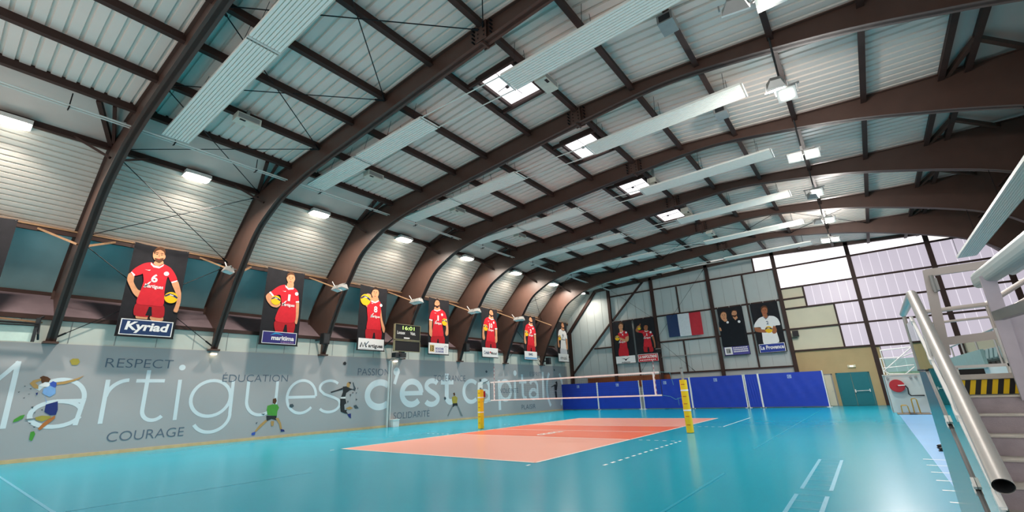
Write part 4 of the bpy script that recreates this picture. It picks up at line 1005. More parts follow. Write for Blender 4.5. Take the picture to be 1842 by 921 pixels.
# ---------------------------------------------------------------- banners
PMATS = {'red': (RED, REDD), 'white': (INKW, mat('white shorts print', (206, 206, 212), 0.6))}
def draw_player(root, F, key, kit, skin, hair, number=None, flip=False, off=0.02):
    d = PRINTS[key]
    s = -1 if flip else 1
    top, sh = PMATS.get(kit, (COAT, COAT))
    bb = MB()
    L = [0]
    def put(k, m_, smooth=True):
        if k in d:
            L[0] += 1
            pl = [(s * a, c) for a, c in d[k]]
            flat(bb, F, smooth_loop(pl) if smooth else pl, off + 0.0012 * L[0], m_)
    put('legs', skin); put('legs2', skin); put('neck', skin); put('neck2', skin)
    put('shorts', sh)
    if 'shorts' in d:
        xs_ = [a for a, c in d['shorts']]
        zs_ = [c for a, c in d['shorts']]
        mxx = sum(xs_) / len(xs_) * s
        L[0] += 1
        flat(bb, F, [(mxx - 0.12, min(zs_) + 0.05), (mxx + 0.12, min(zs_) + 0.05), (mxx + 0.05, min(zs_) + 0.45), (mxx - 0.05, min(zs_) + 0.45)], off + 0.0012 * L[0], COAT if kit == 'red' else sh)
    if kit == 'red':
        put('arm_l', skin); put('arm_r', skin)
        put('jersey', top); put('jersey2', top)
    else:
        put('jersey', top); put('jersey2', top)
        put('arm_l', skin); put('arm_r', skin)
    if key in ('mizuno',):
        put('arm_r', skin)
    put('collar', INKW if kit == 'red' else SLATE, False)
    put('cuff_l', INKW, False); put('cuff_r', INKW, False)
    put('face', skin); put('beard', hair); put('hair', hair); put('face2', skin); put('beard2', hair); put('hair2', hair)
    for fk in ('face', 'face2'):
        if fk in d:
            fx_ = s * sum(a for a, c in d[fk]) / len(d[fk])
            zs_ = [c for a, c in d[fk]]
            zm, hh = (max(zs_) + min(zs_)) / 2, max(zs_) - min(zs_)
            L[0] += 1
            o_ = off + 0.0012 * L[0]
            for e in (-0.09, 0.09):
                flat(bb, F, disc(fx_ + e, zm + 0.06 * hh, 0.035, 0.018, 10), o_, HAIRD)
                flat(bb, F, [(fx_ + e - 0.055, zm + 0.15 * hh), (fx_ + e + 0.055, zm + 0.15 * hh), (fx_ + e + 0.05, zm + 0.19 * hh), (fx_ + e - 0.05, zm + 0.19 * hh)], o_, hair)
            flat(bb, F, [(fx_ - 0.03, zm - 0.1 * hh), (fx_ + 0.03, zm - 0.1 * hh), (fx_ + 0.012, zm + 0.06 * hh)], o_, SKIND)
            flat(bb, F, [(fx_ - 0.075, zm - 0.24 * hh), (fx_ + 0.075, zm - 0.24 * hh), (fx_ + 0.05, zm - 0.29 * hh), (fx_ - 0.05, zm - 0.29 * hh)], o_, REDD)
    bb.build('printed_player', root)
    if 'ball' in d:
        cx, cz, r = d['ball']
        cx *= s
        q = MB()
        o_ = off + 0.0012 * (L[0] + 2)
        flat(q, F, disc(cx, cz, r), o_, BALLY)
        flat(q, F, [(cx + a * r, cz + c * r) for a, c in [(-0.95, 0.3), (-0.3, 0.72), (0.5, 0.5), (0.98, 0.18), (0.9, -0.1), (0.3, 0.2), (-0.3, 0.4), (-0.9, 0.0)]], o_ + 0.001, BALLB)
        flat(q, F, [(cx + a * r, cz + c * r) for a, c in [(-0.3, 0.42), (0.3, 0.3), (0.32, 0.42), (-0.25, 0.56)]], o_ + 0.002, INKW)
        q.build('printed_ball', root)
    q = MB()
    o_ = off + 0.0012 * (L[0] + 4)
    if 'number' in d:
        cx, cz, n_, h_ = d['number']
        cx *= s
        n_ = number or n_
        w_ = h_ * (0.62 if len(n_) == 1 else 1.05) * (0.55 if n_ == '1' else 1)
        put_text(q, n_, F, cx - w_ / 2, cz - h_ / 2, cx + w_ / 2, cz + h_ / 2, o_, INKW if kit == 'red' else SLATE, 0.03)
        if key != 'prov':
            q.build('shirt_number', root)
            q = MB()
            flat(q, F, disc(cx + 0.4, cz + h_ * 0.75, 0.1), o_, INKW)
            q.build('shirt_badge', root)
            q = MB()
            flat(q, F, [(cx - 0.42, cz + h_ * 0.9), (cx - 0.25, cz + h_ * 0.8), (cx - 0.2, cz + h_ * 0.95), (cx - 0.3, cz + h_ * 0.88)], o_, INKW)
            q.build('shirt_badge', root)
            q = MB()
    if 'mark' in d:
        cx, cz = d['mark'][0] * s, d['mark'][1]
        put_text(q, 'Martigues', F, cx - 0.32, cz - 0.1, cx + 0.36, cz + 0.12, o_, INKW if kit == 'red' else SLATE, 0.02)
        flat(q, F, [(cx - 0.36, cz - 0.06), (cx - 0.28, cz - 0.06), (cx - 0.1, cz + 0.26), (cx - 0.2, cz + 0.2)], o_, INKW if kit == 'red' else SLATE)
    for bk in ('badge', 'badge2'):
        if bk in d:
            flat(q, F, disc(d[bk][0], d[bk][1], d[bk][2]), o_, INKW)
            q.build('shirt_badge', root)
            q = MB()
    if q.v:
        q.build('shirt_lettering', root)

def banner(name_lbl, F, w2, h, plate, hem=0.0):
    """black hanging cloth with slight folds, hung at the top; returns its root"""
    o3 = F(0, 0, 0)
    root = thing('player_banner', name_lbl, 'banner', tuple(o3), 'player banners')
    bb = MB()
    nu, nv = 16, 20
    def P(i, j):
        u = -w2 + 2 * w2 * i / nu
        v = h * j / nv
        sag = 0.05 * math.sin(math.pi * i / nu) * (j / nv) ** 6
        fold = 0.02 * math.sin(u * 9 + v * 1.1) * (j / nv) ** 2 * (1 if abs(u) > 0.5 else 0.4)
        return F(u, v - sag, min(fold, 0.012) - 0.008)
    for j in range(nv):
        bb.strip([P(i, j) for i in range(nu + 1)], [P(i, j + 1) for i in range(nu + 1)], CLOTH)
    bb.build('cloth', root, True)
    bb = MB()
    bb.beam(F(-w2, 0.02, 0.01), F(w2, 0.02, 0.01), 0.04, 0.05, BLACK)
    bb.build('hem_bar', root)
    for i, u in enumerate((-w2 + 0.06, 0, w2 - 0.06)):
        t = MB()
        t.tube(F(u, h - 0.04, 0), F(u, h + 0.1, -0.12 if F(0, 0, 1).y < F(0, 0, 0).y else -0.5), 0.012, WHITE, 6)
        t.build('hanging_tie', root)
    return root
def plate(root, F, u0, v0, u1, v1, m_, border=INKW, inset=0.05):
    bb = MB()
    flat(bb, F, [(u0, v0), (u1, v0), (u1, v1), (u0, v1)], 0.024, border)
    flat(bb, F, [(u0 + inset, v0 + inset), (u1 - inset, v0 + inset), (u1 - inset, v1 - inset), (u0 + inset, v1 - inset)], 0.026, m_)
    return bb
XBN = -8.45
ZBN = 4.71
BW, BH = 1.04, 4.2
def lb(yc):
    return left_frame(XBN, yc, ZBN)
# far left, cut by the picture edge
F = lb(-10.36)
r_ = banner('black player banner cut off by the left edge of the picture', F, BW, BH, None)
draw_player(r_, F, 'bdr', 'red', SKIN, HAIR, '5')
bb = plate(r_, F, -0.95, 0.06, 0.95, 0.76, NAVY)
bb.build('sponsor_plate', r_)
# the seven along the wall
F = lb(-4.67)
r_ = banner('banner of a bearded red shirted player 6, hand on hip, blue plate with white lettering', F, BW, BH, None)
draw_player(r_, F, 'kyriad', 'red', SKIN, HAIR)
bb = plate(r_, F, -0.93, 0.08, 0.94, 0.76, NAVY, INKW, 0.035)
flat(bb, F, [(-0.99, 0.02), (1.0, 0.02), (1.0, 0.8), (-0.99, 0.8)], 0.022, BLACK)
put_text(bb, 'Kyriad', F, -0.76, 0.17, 0.8, 0.66, 0.03, INKW, 0.035, 0.12)
bb.build('sponsor_plate', r_)
F = lb(1.12)
r_ = banner('banner of a red shirted player 1, ball under arm, indigo plate with cyan swoosh', F, BW, BH, None)
draw_player(r_, F, 'maritima', 'red', SKIN, HAIR)
bb = plate(r_, F, -0.9, 0.08, 0.93, 0.72, mat('indigo print', (36, 34, 112), 0.5), INKW, 0.03)
put_text(bb, 'maritima', F, -0.42, 0.27, 0.8, 0.5, 0.03, INKW, 0.03)
put_text(bb, 'MEDIAS', F, 0.1, 0.13, 0.8, 0.21, 0.03, mat('pink print', (196, 150, 190), 0.5), 0.0)
flat(bb, F, [(-0.5, 0.52), (-0.2, 0.6), (0.2, 0.56), (-0.1, 0.66), (-0.28, 0.66)], 0.03, CYAN)
bb.build('sponsor_plate', r_)
F = lb(6.92)
r_ = banner('banner of a red shirted player 8 raising a ball, white plate with black lettering', F, BW, BH, None)
draw_player(r_, F, 'martigues', 'red', SKIN, HAIRD)
bb = plate(r_, F, -0.95, 0.06, 0.96, 0.76, INKW)
put_text(bb, 'artigues', F, -0.22, 0.14, 0.86, 0.42, 0.03, COAT, 0.03)
bb.ribbon([(-0.8, 0.2), (-0.72, 0.48), (-0.6, 0.22), (-0.48, 0.5), (-0.36, 0.2)], 0.09, F, 0.03, COAT)
bb.ribbon([(-0.46, 0.3), (-0.2, 0.58)], 0.06, F, 0.031, SLATE)
flat(bb, F, [(-0.85, 0.12), (0.6, 0.1), (0.6, 0.11), (-0.85, 0.13)], 0.03, COAT)
bb.build('sponsor_plate', r_)
F = lb(12.75)
r_ = banner('banner of a red shirted player, ball at hip, white plate with a number 13 badge', F, BW, BH, None)
draw_player(r_, F, 'bdr', 'red', SKIN, HAIRD)
bb = plate(r_, F, -1.0, 0.06, 0.98, 0.84, INKW)
flat(bb, F, [(-0.88, 0.2), (-0.46, 0.2), (-0.46, 0.68), (-0.88, 0.68)], 0.028, mat('gold print', (196, 168, 92), 0.5))
put_text(bb, '13', F, -0.82, 0.26, -0.52, 0.62, 0.03, COAT, 0.02)
put_text(bb, 'BOUCHES', F, -0.32, 0.36, 0.48, 0.52, 0.03, mat('violet print', (78, 74, 146), 0.5), 0.04)
put_text(bb, 'DU RHONE', F, -0.32, 0.16, 0.48, 0.31, 0.03, MATS['violet print'], 0.04)
bb.ribbon([(0.72, 0.16), (0.72, 0.62)], 0.03, F, 0.03, SLATE)
bb.ribbon(arc(0.72, 0.55, 0.16, 0.12, 0, 180, 10), 0.03, F, 0.03, SLATE)
bb.build('sponsor_plate', r_)
F = lb(18.58)
r_ = banner('banner of a red shirted player 10, white plate with one line of black lettering', F, BW, BH, None)
draw_player(r_, F, 'bdr', 'red', SKIN, HAIRD, '10', True)
bb = plate(r_, F, -1.0, 0.06, 1.0, 0.82, INKW)
put_text(bb, 'Cr\u00e9dit', F, -0.8, 0.28, -0.12, 0.56, 0.03, NAVY, 0.02)
put_text(bb, 'Mutuel', F, 0.1, 0.28, 0.82, 0.5, 0.03, COAT, 0.02)
flat(bb, F, disc(0.0, 0.45, 0.08), 0.03, RED)
bb.build('sponsor_plate', r_)
F = lb(24.42)
r_ = banner('banner of a red shirted player 3, white plate with a pale blue foot', F, BW, BH, None)
draw_player(r_, F, 'bdr', 'red', SKIN, HAIRD, '3', True)
bb = plate(r_, F, -1.0, 0.06, 1.0, 0.8, INKW)
flat(bb, F, [(-0.95, 0.11), (0.95, 0.11), (0.95, 0.26), (-0.95, 0.26)], 0.029, mat('pale blue print', (120, 172, 214), 0.5))
put_text(bb, 'BMS', F, -0.35, 0.42, 0.3, 0.66, 0.03, SLATE, 0.03)
bb.build('sponsor_plate', r_)
F = lb(30.25)
r_ = banner('banner of a white shirted player 9 beside the corner post, farthest on the left wall', F, BW, BH, None)
draw_player(r_, F, 'bdr', 'white', SKIN, HAIR, '9', True)
bb = plate(r_, F, -1.0, 0.06, 1.0, 0.84, INKW)
put_text(bb, 'mai', F, -0.6, 0.26, 0.6, 0.6, 0.03, COAT, 0.0)
bb.build('sponsor_plate', r_)
# four on the gable
YGB = YG - 0.27
def gb(xc):
    return gable_frame(YGB, xc, 4.2)
F = gb(-2.45)
r_ = banner('banner of a red shirted player holding a ball, white plate with a black bird mark', F, 1.05, 4.2, None)
draw_player(r_, F, 'mizuno', 'red', SKIN, HAIR)
bb = plate(r_, F, -1.02, -0.02, 1.02, 0.74, INKW, INKW)
flat(bb, F, [(-0.42, 0.52), (-0.1, 0.5), (0.02, 0.44), (0.5, 0.6), (0.16, 0.42), (0.04, 0.28), (-0.04, 0.28), (-0.06, 0.42), (-0.2, 0.46)], 0.03, COAT)
put_text(bb, 'mizuno', F, -0.45, 0.06, 0.45, 0.22, 0.03, COAT, 0.02, 0.2)
bb.build('sponsor_plate', r_)
F = gb(-0.18)
r_ = banner('banner of a red shirted player raising a ball, red plate with white lettering', F, 1.05, 4.2, None)
draw_player(r_, F, 'napo', 'red', SKIND, HAIRD)
bb = plate(r_, F, -0.98, 0.02, 1.02, 0.76, RED, INKW, 0.04)
put_text(bb, 'LA NAPOLITAINE', F, -0.88, 0.36, 0.9, 0.64, 0.03, INKW, 0.03)
for i in range(9):
    flat(bb, F, [(-0.8 + i * 0.18, 0.16), (-0.68 + i * 0.18, 0.16), (-0.68 + i * 0.18, 0.25), (-0.8 + i * 0.18, 0.25)], 0.03, INKW)
bb.build('sponsor_plate', r_)
F = gb(7.72)
r_ = banner('banner of two men in black jackets side by side, right of the tricolour flag', F, 1.02, 4.18, None)
draw_player(r_, F, 'two', 'coat', SKIN, HAIR)
bb = MB()
flat(bb, F, [(-0.98, 0.04), (0.98, 0.04), (0.98, 0.74), (-0.98, 0.74)], 0.03, mat('purple blue print', (74, 70, 148), 0.5))
flat(bb, F, [(-0.94, 0.1), (-0.35, 0.1), (-0.35, 0.72), (-0.94, 0.72)], 0.032, INKW)
flat(bb, F, [(-0.84, 0.2), (-0.48, 0.2), (-0.48, 0.6), (-0.84, 0.6)], 0.034, GREY)
flat(bb, F, [(-0.62, 0.26), (-0.54, 0.26), (-0.55, 0.5), (-0.6, 0.46)], 0.036, DARK)
for v, n_ in ((0.58, 9), (0.42, 10), (0.26, 11)):      # three lines of white lettering too small to read
    for i in range(n_):
        u = -0.26 + i * 1.16 / n_
        flat(bb, F, [(u, v), (u + 0.08, v), (u + 0.08, v + 0.1), (u, v + 0.1)], 0.034, INKW)
bb.build('sponsor_plate', r_)
F = gb(10.4)
r_ = banner('banner of a smiling white shirted player 2 holding a ball, blue plate with white lettering', F, 1.03, 4.18, None)
draw_player(r_, F, 'prov', 'white', SKIND, HAIR)
bb = plate(r_, F, -0.94, 0.02, 0.94, 0.74, BLUEP, INKW, 0.04)
put_text(bb, 'La Provence', F, -0.84, 0.28, 0.86, 0.6, 0.03, INKW, 0.035)
bb.build('sponsor_plate', r_)
# flag
fg = thing('national_flag', 'blue white and red tricolour flag hung on the gable wall', 'flag', (3.7, YGB, 6.28))
for i, (m_, nm) in enumerate(((NAVY, 'blue_stripe'), (mat('flag white cloth', (214, 218, 222), 0.7), 'white_stripe'), (mat('flag red cloth', (196, 38, 52), 0.7), 'red_stripe'))):
    bb = MB()
    nu = 8
    x0, x1 = 2.13 + i * 1.04, 2.13 + (i + 1) * 1.04
    rows = []
    for j in range(9):
        z = 8.35 - j * (2.06 / 8)
        rows.append([(x0 + (x1 - x0) * q / nu, YGB + 0.03 * math.sin((x0 + (x1 - x0) * q / nu) * 5 + j * 0.4), z - 0.02 * (x0 - 2.1)) for q in range(nu + 1)])
    for a, c in zip(rows, rows[1:]):
        bb.strip(a, c, m_)
    bb.build(nm, fg, True)
# ---------------------------------------------------------------- lamps: a row along the left eave
LY = [-10.29, -4.55, 1.35, 7.25, 13.2, 19.3, 25.2, 30.9]
LL = ['lit oval lamp at the left edge of the picture', 'lit lamp over the banner of the bearded player 6', 'lit lamp over the banner with the cyan swoosh plate',
      'lit lamp over the banner of the player raising a ball, left wall', 'lit lamp over the banner with the number 13 badge', 'lit lamp over the banner of player 10',
      'lit lamp over the banner with the pale blue footed plate', 'lit lamp in the last bay beside the gable, smallest of the left row']
lamp0 = None
for y, lab in zip(LY, LL):
    if lamp0 is None:
        lamp0 = thing('eave_lamp', lab, 'lamp', (-5.95, y, 11.72), 'lamps along the left eave')
        bb = MB()
        bb.prism([(-6.2, y - 0.5, 11.86), (-5.65, y - 0.5, 11.86), (-5.6, y - 0.5, 11.68), (-6.25, y - 0.5, 11.68)], (0, 1.0, 0), WHITE)
        bb.box((-6.02, y - 0.3, 11.84), (-5.9, y + 0.3, 11.9), GREY)
        bb.build('housing', lamp0)
        bb = MB()
        pts = [(-5.92 + 0.31 * math.copysign(abs(math.cos(t)) ** 0.6, math.cos(t)), y + 0.49 * math.copysign(abs(math.sin(t)) ** 0.6, math.sin(t)), 11.675) for t in [2 * math.pi * i / 28 for i in range(28)]]
        bb.prism(pts, (0, 0, -0.05), LAMPON)  # oversized lens, its extra width standing in for the lamp's glow
        bb.build('lens', lamp0)
        ld = bpy.data.lights.new('eave_lamp_light', 'AREA')
        ld.shape = 'RECTANGLE'
        ld.size, ld.size_y = 0.5, 0.9
        ld.energy = SIDE_LAMP_W
        ld.color = (1.0, 0.88, 0.77)
        ld.spread = math.radians(146)
        lo = bpy.data.objects.new('eave_lamp_light', ld)
        COL.objects.link(lo)
        lo.parent = lamp0
        lo.location = (0.03, 0, -0.11)
        lo.rotation_euler = (0, math.radians(-7), 0)
    else:
        last = dup(lamp0, (-5.95, y, 11.72), lab)
# the last lamp hangs close to the gable and is a smaller one
for ch in last.children:
    if ch.type == 'LIGHT':
        ch.data = ch.data.copy()
        ch.data.energy = SIDE_LAMP_W * 0.3
        ch.scale = (0.6, 0.6, 0.6)
    else:
        ch.scale = (0.6, 0.6, 1.0)

# pairs of floodlights hung from the purlin right of the ridge
PL = [(0, 8.4, 'top edge of the picture, only its lower lamp showing'), (1, 9.62, 'nearest whole pair, largest'), (2, 10.05, 'second nearest pair, two square lit faces'), (3, 10.45, 'third nearest pair, one face lit'),
      (4, 10.6, 'fourth nearest pair, just above the farthest arched frame'), (5, 10.85, 'farthest pair, just above the gable glazing')]
pl0 = None
for i, (k, zl, lab) in enumerate(PL):
    y = YK[k + 1] - 0.25
    dz = [1.3, 1.1, 1.1, 1.1, 0.9, 0.7][i]
    zt = 12.0
    root = thing('pendant_floodlight', 'twin floodlight on a drop rod, ' + lab, 'floodlight', (16.05, y, zl), 'floodlight pairs on drop rods')
    bb = MB()
    bb.tube((16.05, y, zt), (16.05, y, zl + 0.55), 0.028, DARK, 8)
    bb.build('drop_rod', root)
    bb = MB()
    bb.beam((15.6, y, zl + 0.52), (16.5, y, zl + 0.52), 0.05, 0.05, GREY)
    bb.beam((16.05, y - 0.02, zl + 0.7), (16.05, y - 0.02, zl + 0.5), 0.09, 0.09, GREY)
    bb.build('crossbar', root)
    for cx, ang, lit in ((15.78, 0, True), (16.36, 1, True)):
        # a shallow tapered case tipped forward, its glass facing the court
        t = math.radians(52)
        fy, fz = -math.cos(t), -math.sin(t)
        away = ang == 0 and i in (0, 1, 3, 4)
        if away:
            fy, fz = 0.82, -0.57
        dn = Vector((-0.15, fy, fz)).normalized()
        sx = Vector((1, 0, 0)) - dn * dn.x
        sx.normalize()
        sy = dn.cross(sx)
        dzc = 0.0
        if i in (1, 3):
            cx = 15.93 if away else 16.14
            dzc = (0.38 if i == 1 else -0.18) if away else 0.0
        c = Vector((cx, y, zl + 0.3 + dzc)) + Vector((0, 0.05 if ang else -0.05, 0))
        q = MB()
        q.hexa([c - dn * 0.2 + sx * a * 0.13 + sy * e * 0.1 for a, e in ((-1, -1), (1, -1), (1, 1), (-1, 1))] + [c + sx * a * 0.24 + sy * e * 0.2 for a, e in ((-1, -1), (1, -1), (1, 1), (-1, 1))], GREY)
        q.hexa([c + sx * a * 0.25 + sy * e * 0.21 for a, e in ((-1, -1), (1, -1), (1, 1), (-1, 1))] + [c + dn * 0.03 + sx * a * 0.25 + sy * e * 0.21 for a, e in ((-1, -1), (1, -1), (1, 1), (-1, 1))], WHITE)
        hs = q.build('lamp_case', root)
        q = MB()
        q.hexa([c + dn * 0.025 + sx * a * 0.16 + sy * e * 0.13 for a, e in ((-1, -1), (1, -1), (1, 1), (-1, 1))] + [c + dn * 0.045 + sx * a * 0.16 + sy * e * 0.13 for a, e in ((-1, -1), (1, -1), (1, 1), (-1, 1))], LAMPON if lit else DARK)
        q.build('lens', hs)
        for sd in (1, -1):
            q = MB()
            q.beam(c + sx * 0.28 * sd - dn * 0.05, Vector((cx, y, zl + 0.52)) + sx * 0.28 * sd, 0.03, 0.03, GREY)
            q.build('bracket', hs)
        if lit:
            ld = bpy.data.lights.new('floodlight_beam', 'AREA')
            ld.shape = 'SQUARE'
            ld.size = 0.4
            ld.spread = math.radians(165)
            ld.energy = PAIR_LAMP_W * ((0.45 if i == 0 else 1.1) if away else (0.2, 0.6, 1.1, 1.1, 1.2, 1.2)[i])
            ld.color = (1.0, 0.93, 0.88)
            lo = bpy.data.objects.new('floodlight_beam', ld)
            COL.objects.link(lo)
            lo.matrix_world = Matrix.Translation(c + dn * 0.07) @ dn.to_track_quat('-Z', 'Y').to_matrix().to_4x4()
            lo.parent = root
            lo.matrix_parent_inverse = Matrix.Translation(-Vector((16.05, y, zl)))

# small unlit floodlights on the frames above the banners
SF = [(1, [0.0], 'single grey floodlight on the second nearest arched frame'), (2, [0.0, 0.62], 'pair of grey floodlights on the third nearest arched frame'), (3, [0.0, 0.5], 'pair of grey floodlights above the scoreboard'),
      (4, [0.0, 0.55], 'pair of grey floodlights left of the banner of player 10'), (5, [0.0, 0.5], 'pair of grey floodlights left of the banner with the pale blue footed plate')]
for k, offs, lab in SF:
    y = YK[k] - 0.32
    root = thing('bracket_floodlight', lab, 'floodlight', (-7.25, YK[k] - 0.17, 8.1), 'small floodlights on the frames')
    bb = MB()
    bb.beam((-7.25, YK[k] - 0.1, 8.12), (-7.25, y - 0.25, 8.12), 0.05, 0.05, GREY)
    bb.beam((-7.3, y - 0.2, 8.12), (-6.75 + offs[-1], y - 0.2, 8.12), 0.05, 0.05, GREY)
    bb.beam((-7.2, y - 0.2, 8.1), (-7.45, y - 0.25, 8.45), 0.03, 0.03, WHITE)
    bb.build('bracket', root)
    for o_ in offs:
        q = MB()
        x = -6.95 + o_
        q.hexa([(x - 0.25, y - 0.45, 7.88), (x + 0.25, y - 0.45, 7.88), (x + 0.25, y - 0.02, 7.8), (x - 0.25, y - 0.02, 7.8),
                (x - 0.16, y - 0.36, 8.1), (x + 0.16, y - 0.36, 8.1), (x + 0.16, y - 0.08, 8.08), (x - 0.16, y - 0.08, 8.08)], GREY)
        hs = q.build('lamp_case', root)
        q = MB()
        q.hexa([(x - 0.22, y - 0.42, 7.86), (x + 0.22, y - 0.42, 7.86), (x + 0.22, y - 0.05, 7.785), (x - 0.22, y - 0.05, 7.785),
                (x - 0.22, y - 0.42, 7.88), (x + 0.22, y - 0.42, 7.88), (x + 0.22, y - 0.05, 7.8), (x - 0.22, y - 0.05, 7.8)], WHITE)
        q.build('lens', hs)

# ---------------------------------------------------------------- radiant heating panels and their pipes
def heater(x0, x1, y, z, label):
    root = thing('radiant_panel', label, 'heating panel', ((x0 + x1) / 2, y, z), 'radiant heating panels')
    bb = MB()
    wd, n = 0.9, 9
    pts = []
    for i in range(n):                       # shallow trough between raised ribs, running along the panel
        a = -wd / 2 + wd * i / n
        pts += [(a, 0), (a + wd / n * 0.74, 0), (a + wd / n * 0.78, 0.05), (a + wd / n * 0.96, 0.05)]
    pts.append((wd / 2, 0))
    bb.strip([(x0, y + a, z + d) for a, d in pts], [(x1, y + a, z + d) for a, d in pts], HEATER)
    bb.strip([(x0, y - wd / 2, z), (x0, y - wd / 2, z + 0.09), (x0, y + wd / 2, z + 0.09), (x0, y + wd / 2, z)], [(x1, y - wd / 2, z), (x1, y - wd / 2, z + 0.09), (x1, y + wd / 2, z + 0.09), (x1, y + wd / 2, z)], HEATER)
    bb.build('panel', root)
    bb = MB()
    for x in (x0 - 0.06, x1 + 0.06):
        bb = MB()
        bb.tube((x, y - 0.46, z + 0.03), (x, y + 0.46, z + 0.03), 0.026, PIPE, 8)
        bb.build('header_pipe', root)
    for x in (x0 + 0.5, (x0 + x1) / 2, x1 - 0.5):
        for s_ in (-0.4, 0.4):
            bb = MB()
            bb.tube((x, y + s_, z + 0.08), (x, y + s_ * 0.6, roofz(x) + 0.1), 0.008, CABLE, 5)
            bb.build('hanger_wire', root)
    return root
BAYN = ['nearest bay', 'second nearest bay', 'third nearest bay', 'fourth nearest bay', 'fifth nearest bay', 'sixth nearest bay', 'last bay before the gable']
for k in range(7):
    y = YK[k] + 1.27
    zl = 11.62
    xm, xe = (4.45, 8.9) if k == 0 else (0.93, 5.2)
    heater(-2.85, xm, y, zl, 'white ribbed heating panel, lower one on the left slope, ' + BAYN[k])
    heater(xm + 0.17, xe, y, zl, 'white ribbed heating panel, upper one on the left slope, ' + BAYN[k])
    if k > 0:
        heater(8.9, 14.9, YK[k] + 1.45, 11.62, 'long white ribbed heating panel right of the ridge, ' + BAYN[k])
    if k == 0:
        continue
    bb = MB()
    for s_ in (-0.42, 0.42):
        bb.tube((5.26, y + s_, zl + 0.03), (8.84, YK[k] + 1.45 + s_, 11.65), 0.022, PIPE, 6)
    tag(bb.build('link_pipe'), 'pair of thin white pipes linking heating panels, ' + BAYN[k], 'pipe', 'link pipes')
sh = thing('radiant_panel', 'white ribbed heating panel above the stand at the right edge', 'heating panel', (22.3, 20, 8.55), 'radiant heating panels')
bb = MB()
pts = []
for i in range(9):
    a = -0.42 + 0.84 * i / 9
    pts += [(a, 0), (a + 0.07, 0), (a + 0.078, 0.035), (a + 0.088, 0.035)]
bb.strip([(22.3 + a, 8.0, 8.55 + d) for a, d in pts], [(22.3 + a, 26.6, 8.55 + d) for a, d in pts], HEATER)
bb.strip([(21.87, 8.0, 8.55), (21.87, 8.0, 8.68), (22.73, 8.0, 8.68), (22.73, 8.0, 8.55)], [(21.87, 26.6, 8.55), (21.87, 26.6, 8.68), (22.73, 26.6, 8.68), (22.73, 26.6, 8.55)], HEATER)
bb.build('panel', sh)
for k in (3, 4, 5, 6):
    for x in (22.0, 22.6):
        bb = MB()
        bb.tube((x, YK[k], 8.58), (x, YK[k], 10.0), 0.012, CABLE, 5)
        bb.build('hanger_wire', sh)
hp = thing('heating_pipe', 'pair of white heating pipes running along the foot of the left panels', 'pipe', (-3.2, 10, 11.5))
for s_ in (0, 1):
    bb = MB()
    bb.tube((-2.98 - 0.2 * s_, YB, 11.58 + 0.02 * s_), (-2.98 - 0.2 * s_, 31.5, 11.58 + 0.02 * s_), 0.03, PIPE, 8)
    bb.build('pipe', hp)
for i in range(15):
    y = YB + 1.2 + i * 3.0
    bb = MB()
    bb.tube((-3.08, y, 11.46), (-3.08, y, roofz(-2.75) - 0.1), 0.018, CABLE, 6)
    bb.tube((-3.26, y, 11.52), (-2.92, y, 11.52), 0.02, CABLE, 6)
    bb.build('pipe_hanger', hp)

# ---------------------------------------------------------------- boxes under the roof
def roofbox(x, y, z, label, kind):
    if kind == 'speaker':
        root = thing('ceiling_loudspeaker', label, 'loudspeaker', (x, y, z), 'loudspeakers under the roof')
        bb = MB()
        bb.box((x - 0.22, y - 0.42, z - 0.14), (x + 0.22, y + 0.42, z + 0.12), mat('beige plastic', (206, 206, 192), 0.5))
        bb.box((x - 0.05, y - 0.05, z + 0.1), (x + 0.05, y + 0.05, roofz(x) + 0.1), GREY)
        bb.build('cabinet', root)
        bb = MB()
        bb.box((x + 0.1, y - 0.3, z - 0.145), (x + 0.2, y - 0.1, z - 0.135), BLACK)
        bb.box((x + 0.215, y - 0.38, z - 0.1), (x + 0.23, y + 0.36, z + 0.08), GREY)
        bb.build('grille', root)
    else:
        root = thing('unit_heater', label, 'junction box', (x, y, z), 'grey boxes under the roof')
        bb = MB()
        bb.box((x - 0.22, y - 0.3, z - 0.18), (x + 0.22, y + 0.3, z + 0.12), GREY)
        bb.box((x - 0.05, y - 0.05, z + 0.1), (x + 0.05, y + 0.05, roofz(x) + 0.1), GREY)
        bb.build('case', root)
        bb = MB()
        bb.box((x - 0.24, y - 0.2, z - 0.1), (x - 0.215, y + 0.2, z + 0.05), DARK)
        bb.box((x - 0.16, y - 0.31, z - 0.14), (x + 0.16, y - 0.3, z + 0.06), DARK)
        bb.build('louvre', root)
for (x, y), lab in zip([(-0.14, -4.82), (-0.4, 0.95), (-0.4, 6.62), (-0.4, 12.56)], BAYN):
    roofbox(x, y, 11.95, 'small beige box under the roof on the left slope, ' + lab, 'speaker')
for (x, y), lab in zip([(13.82, 1.0), (13.89, 6.8)], BAYN[1:]):
    roofbox(x, y, 12.0, 'grey metal box under the roof right of the long heating panel, ' + lab, 'unit')
for (x, y), lab in zip([(9.6, 0.9), (9.52, 11.17), (9.52, 16.46), (9.54, 21.66)], [BAYN[1], BAYN[3], BAYN[4], BAYN[5]]):
    roofbox(x, y, 12.05, 'beige hooded detector box beside the ridge, ' + lab, 'speaker')

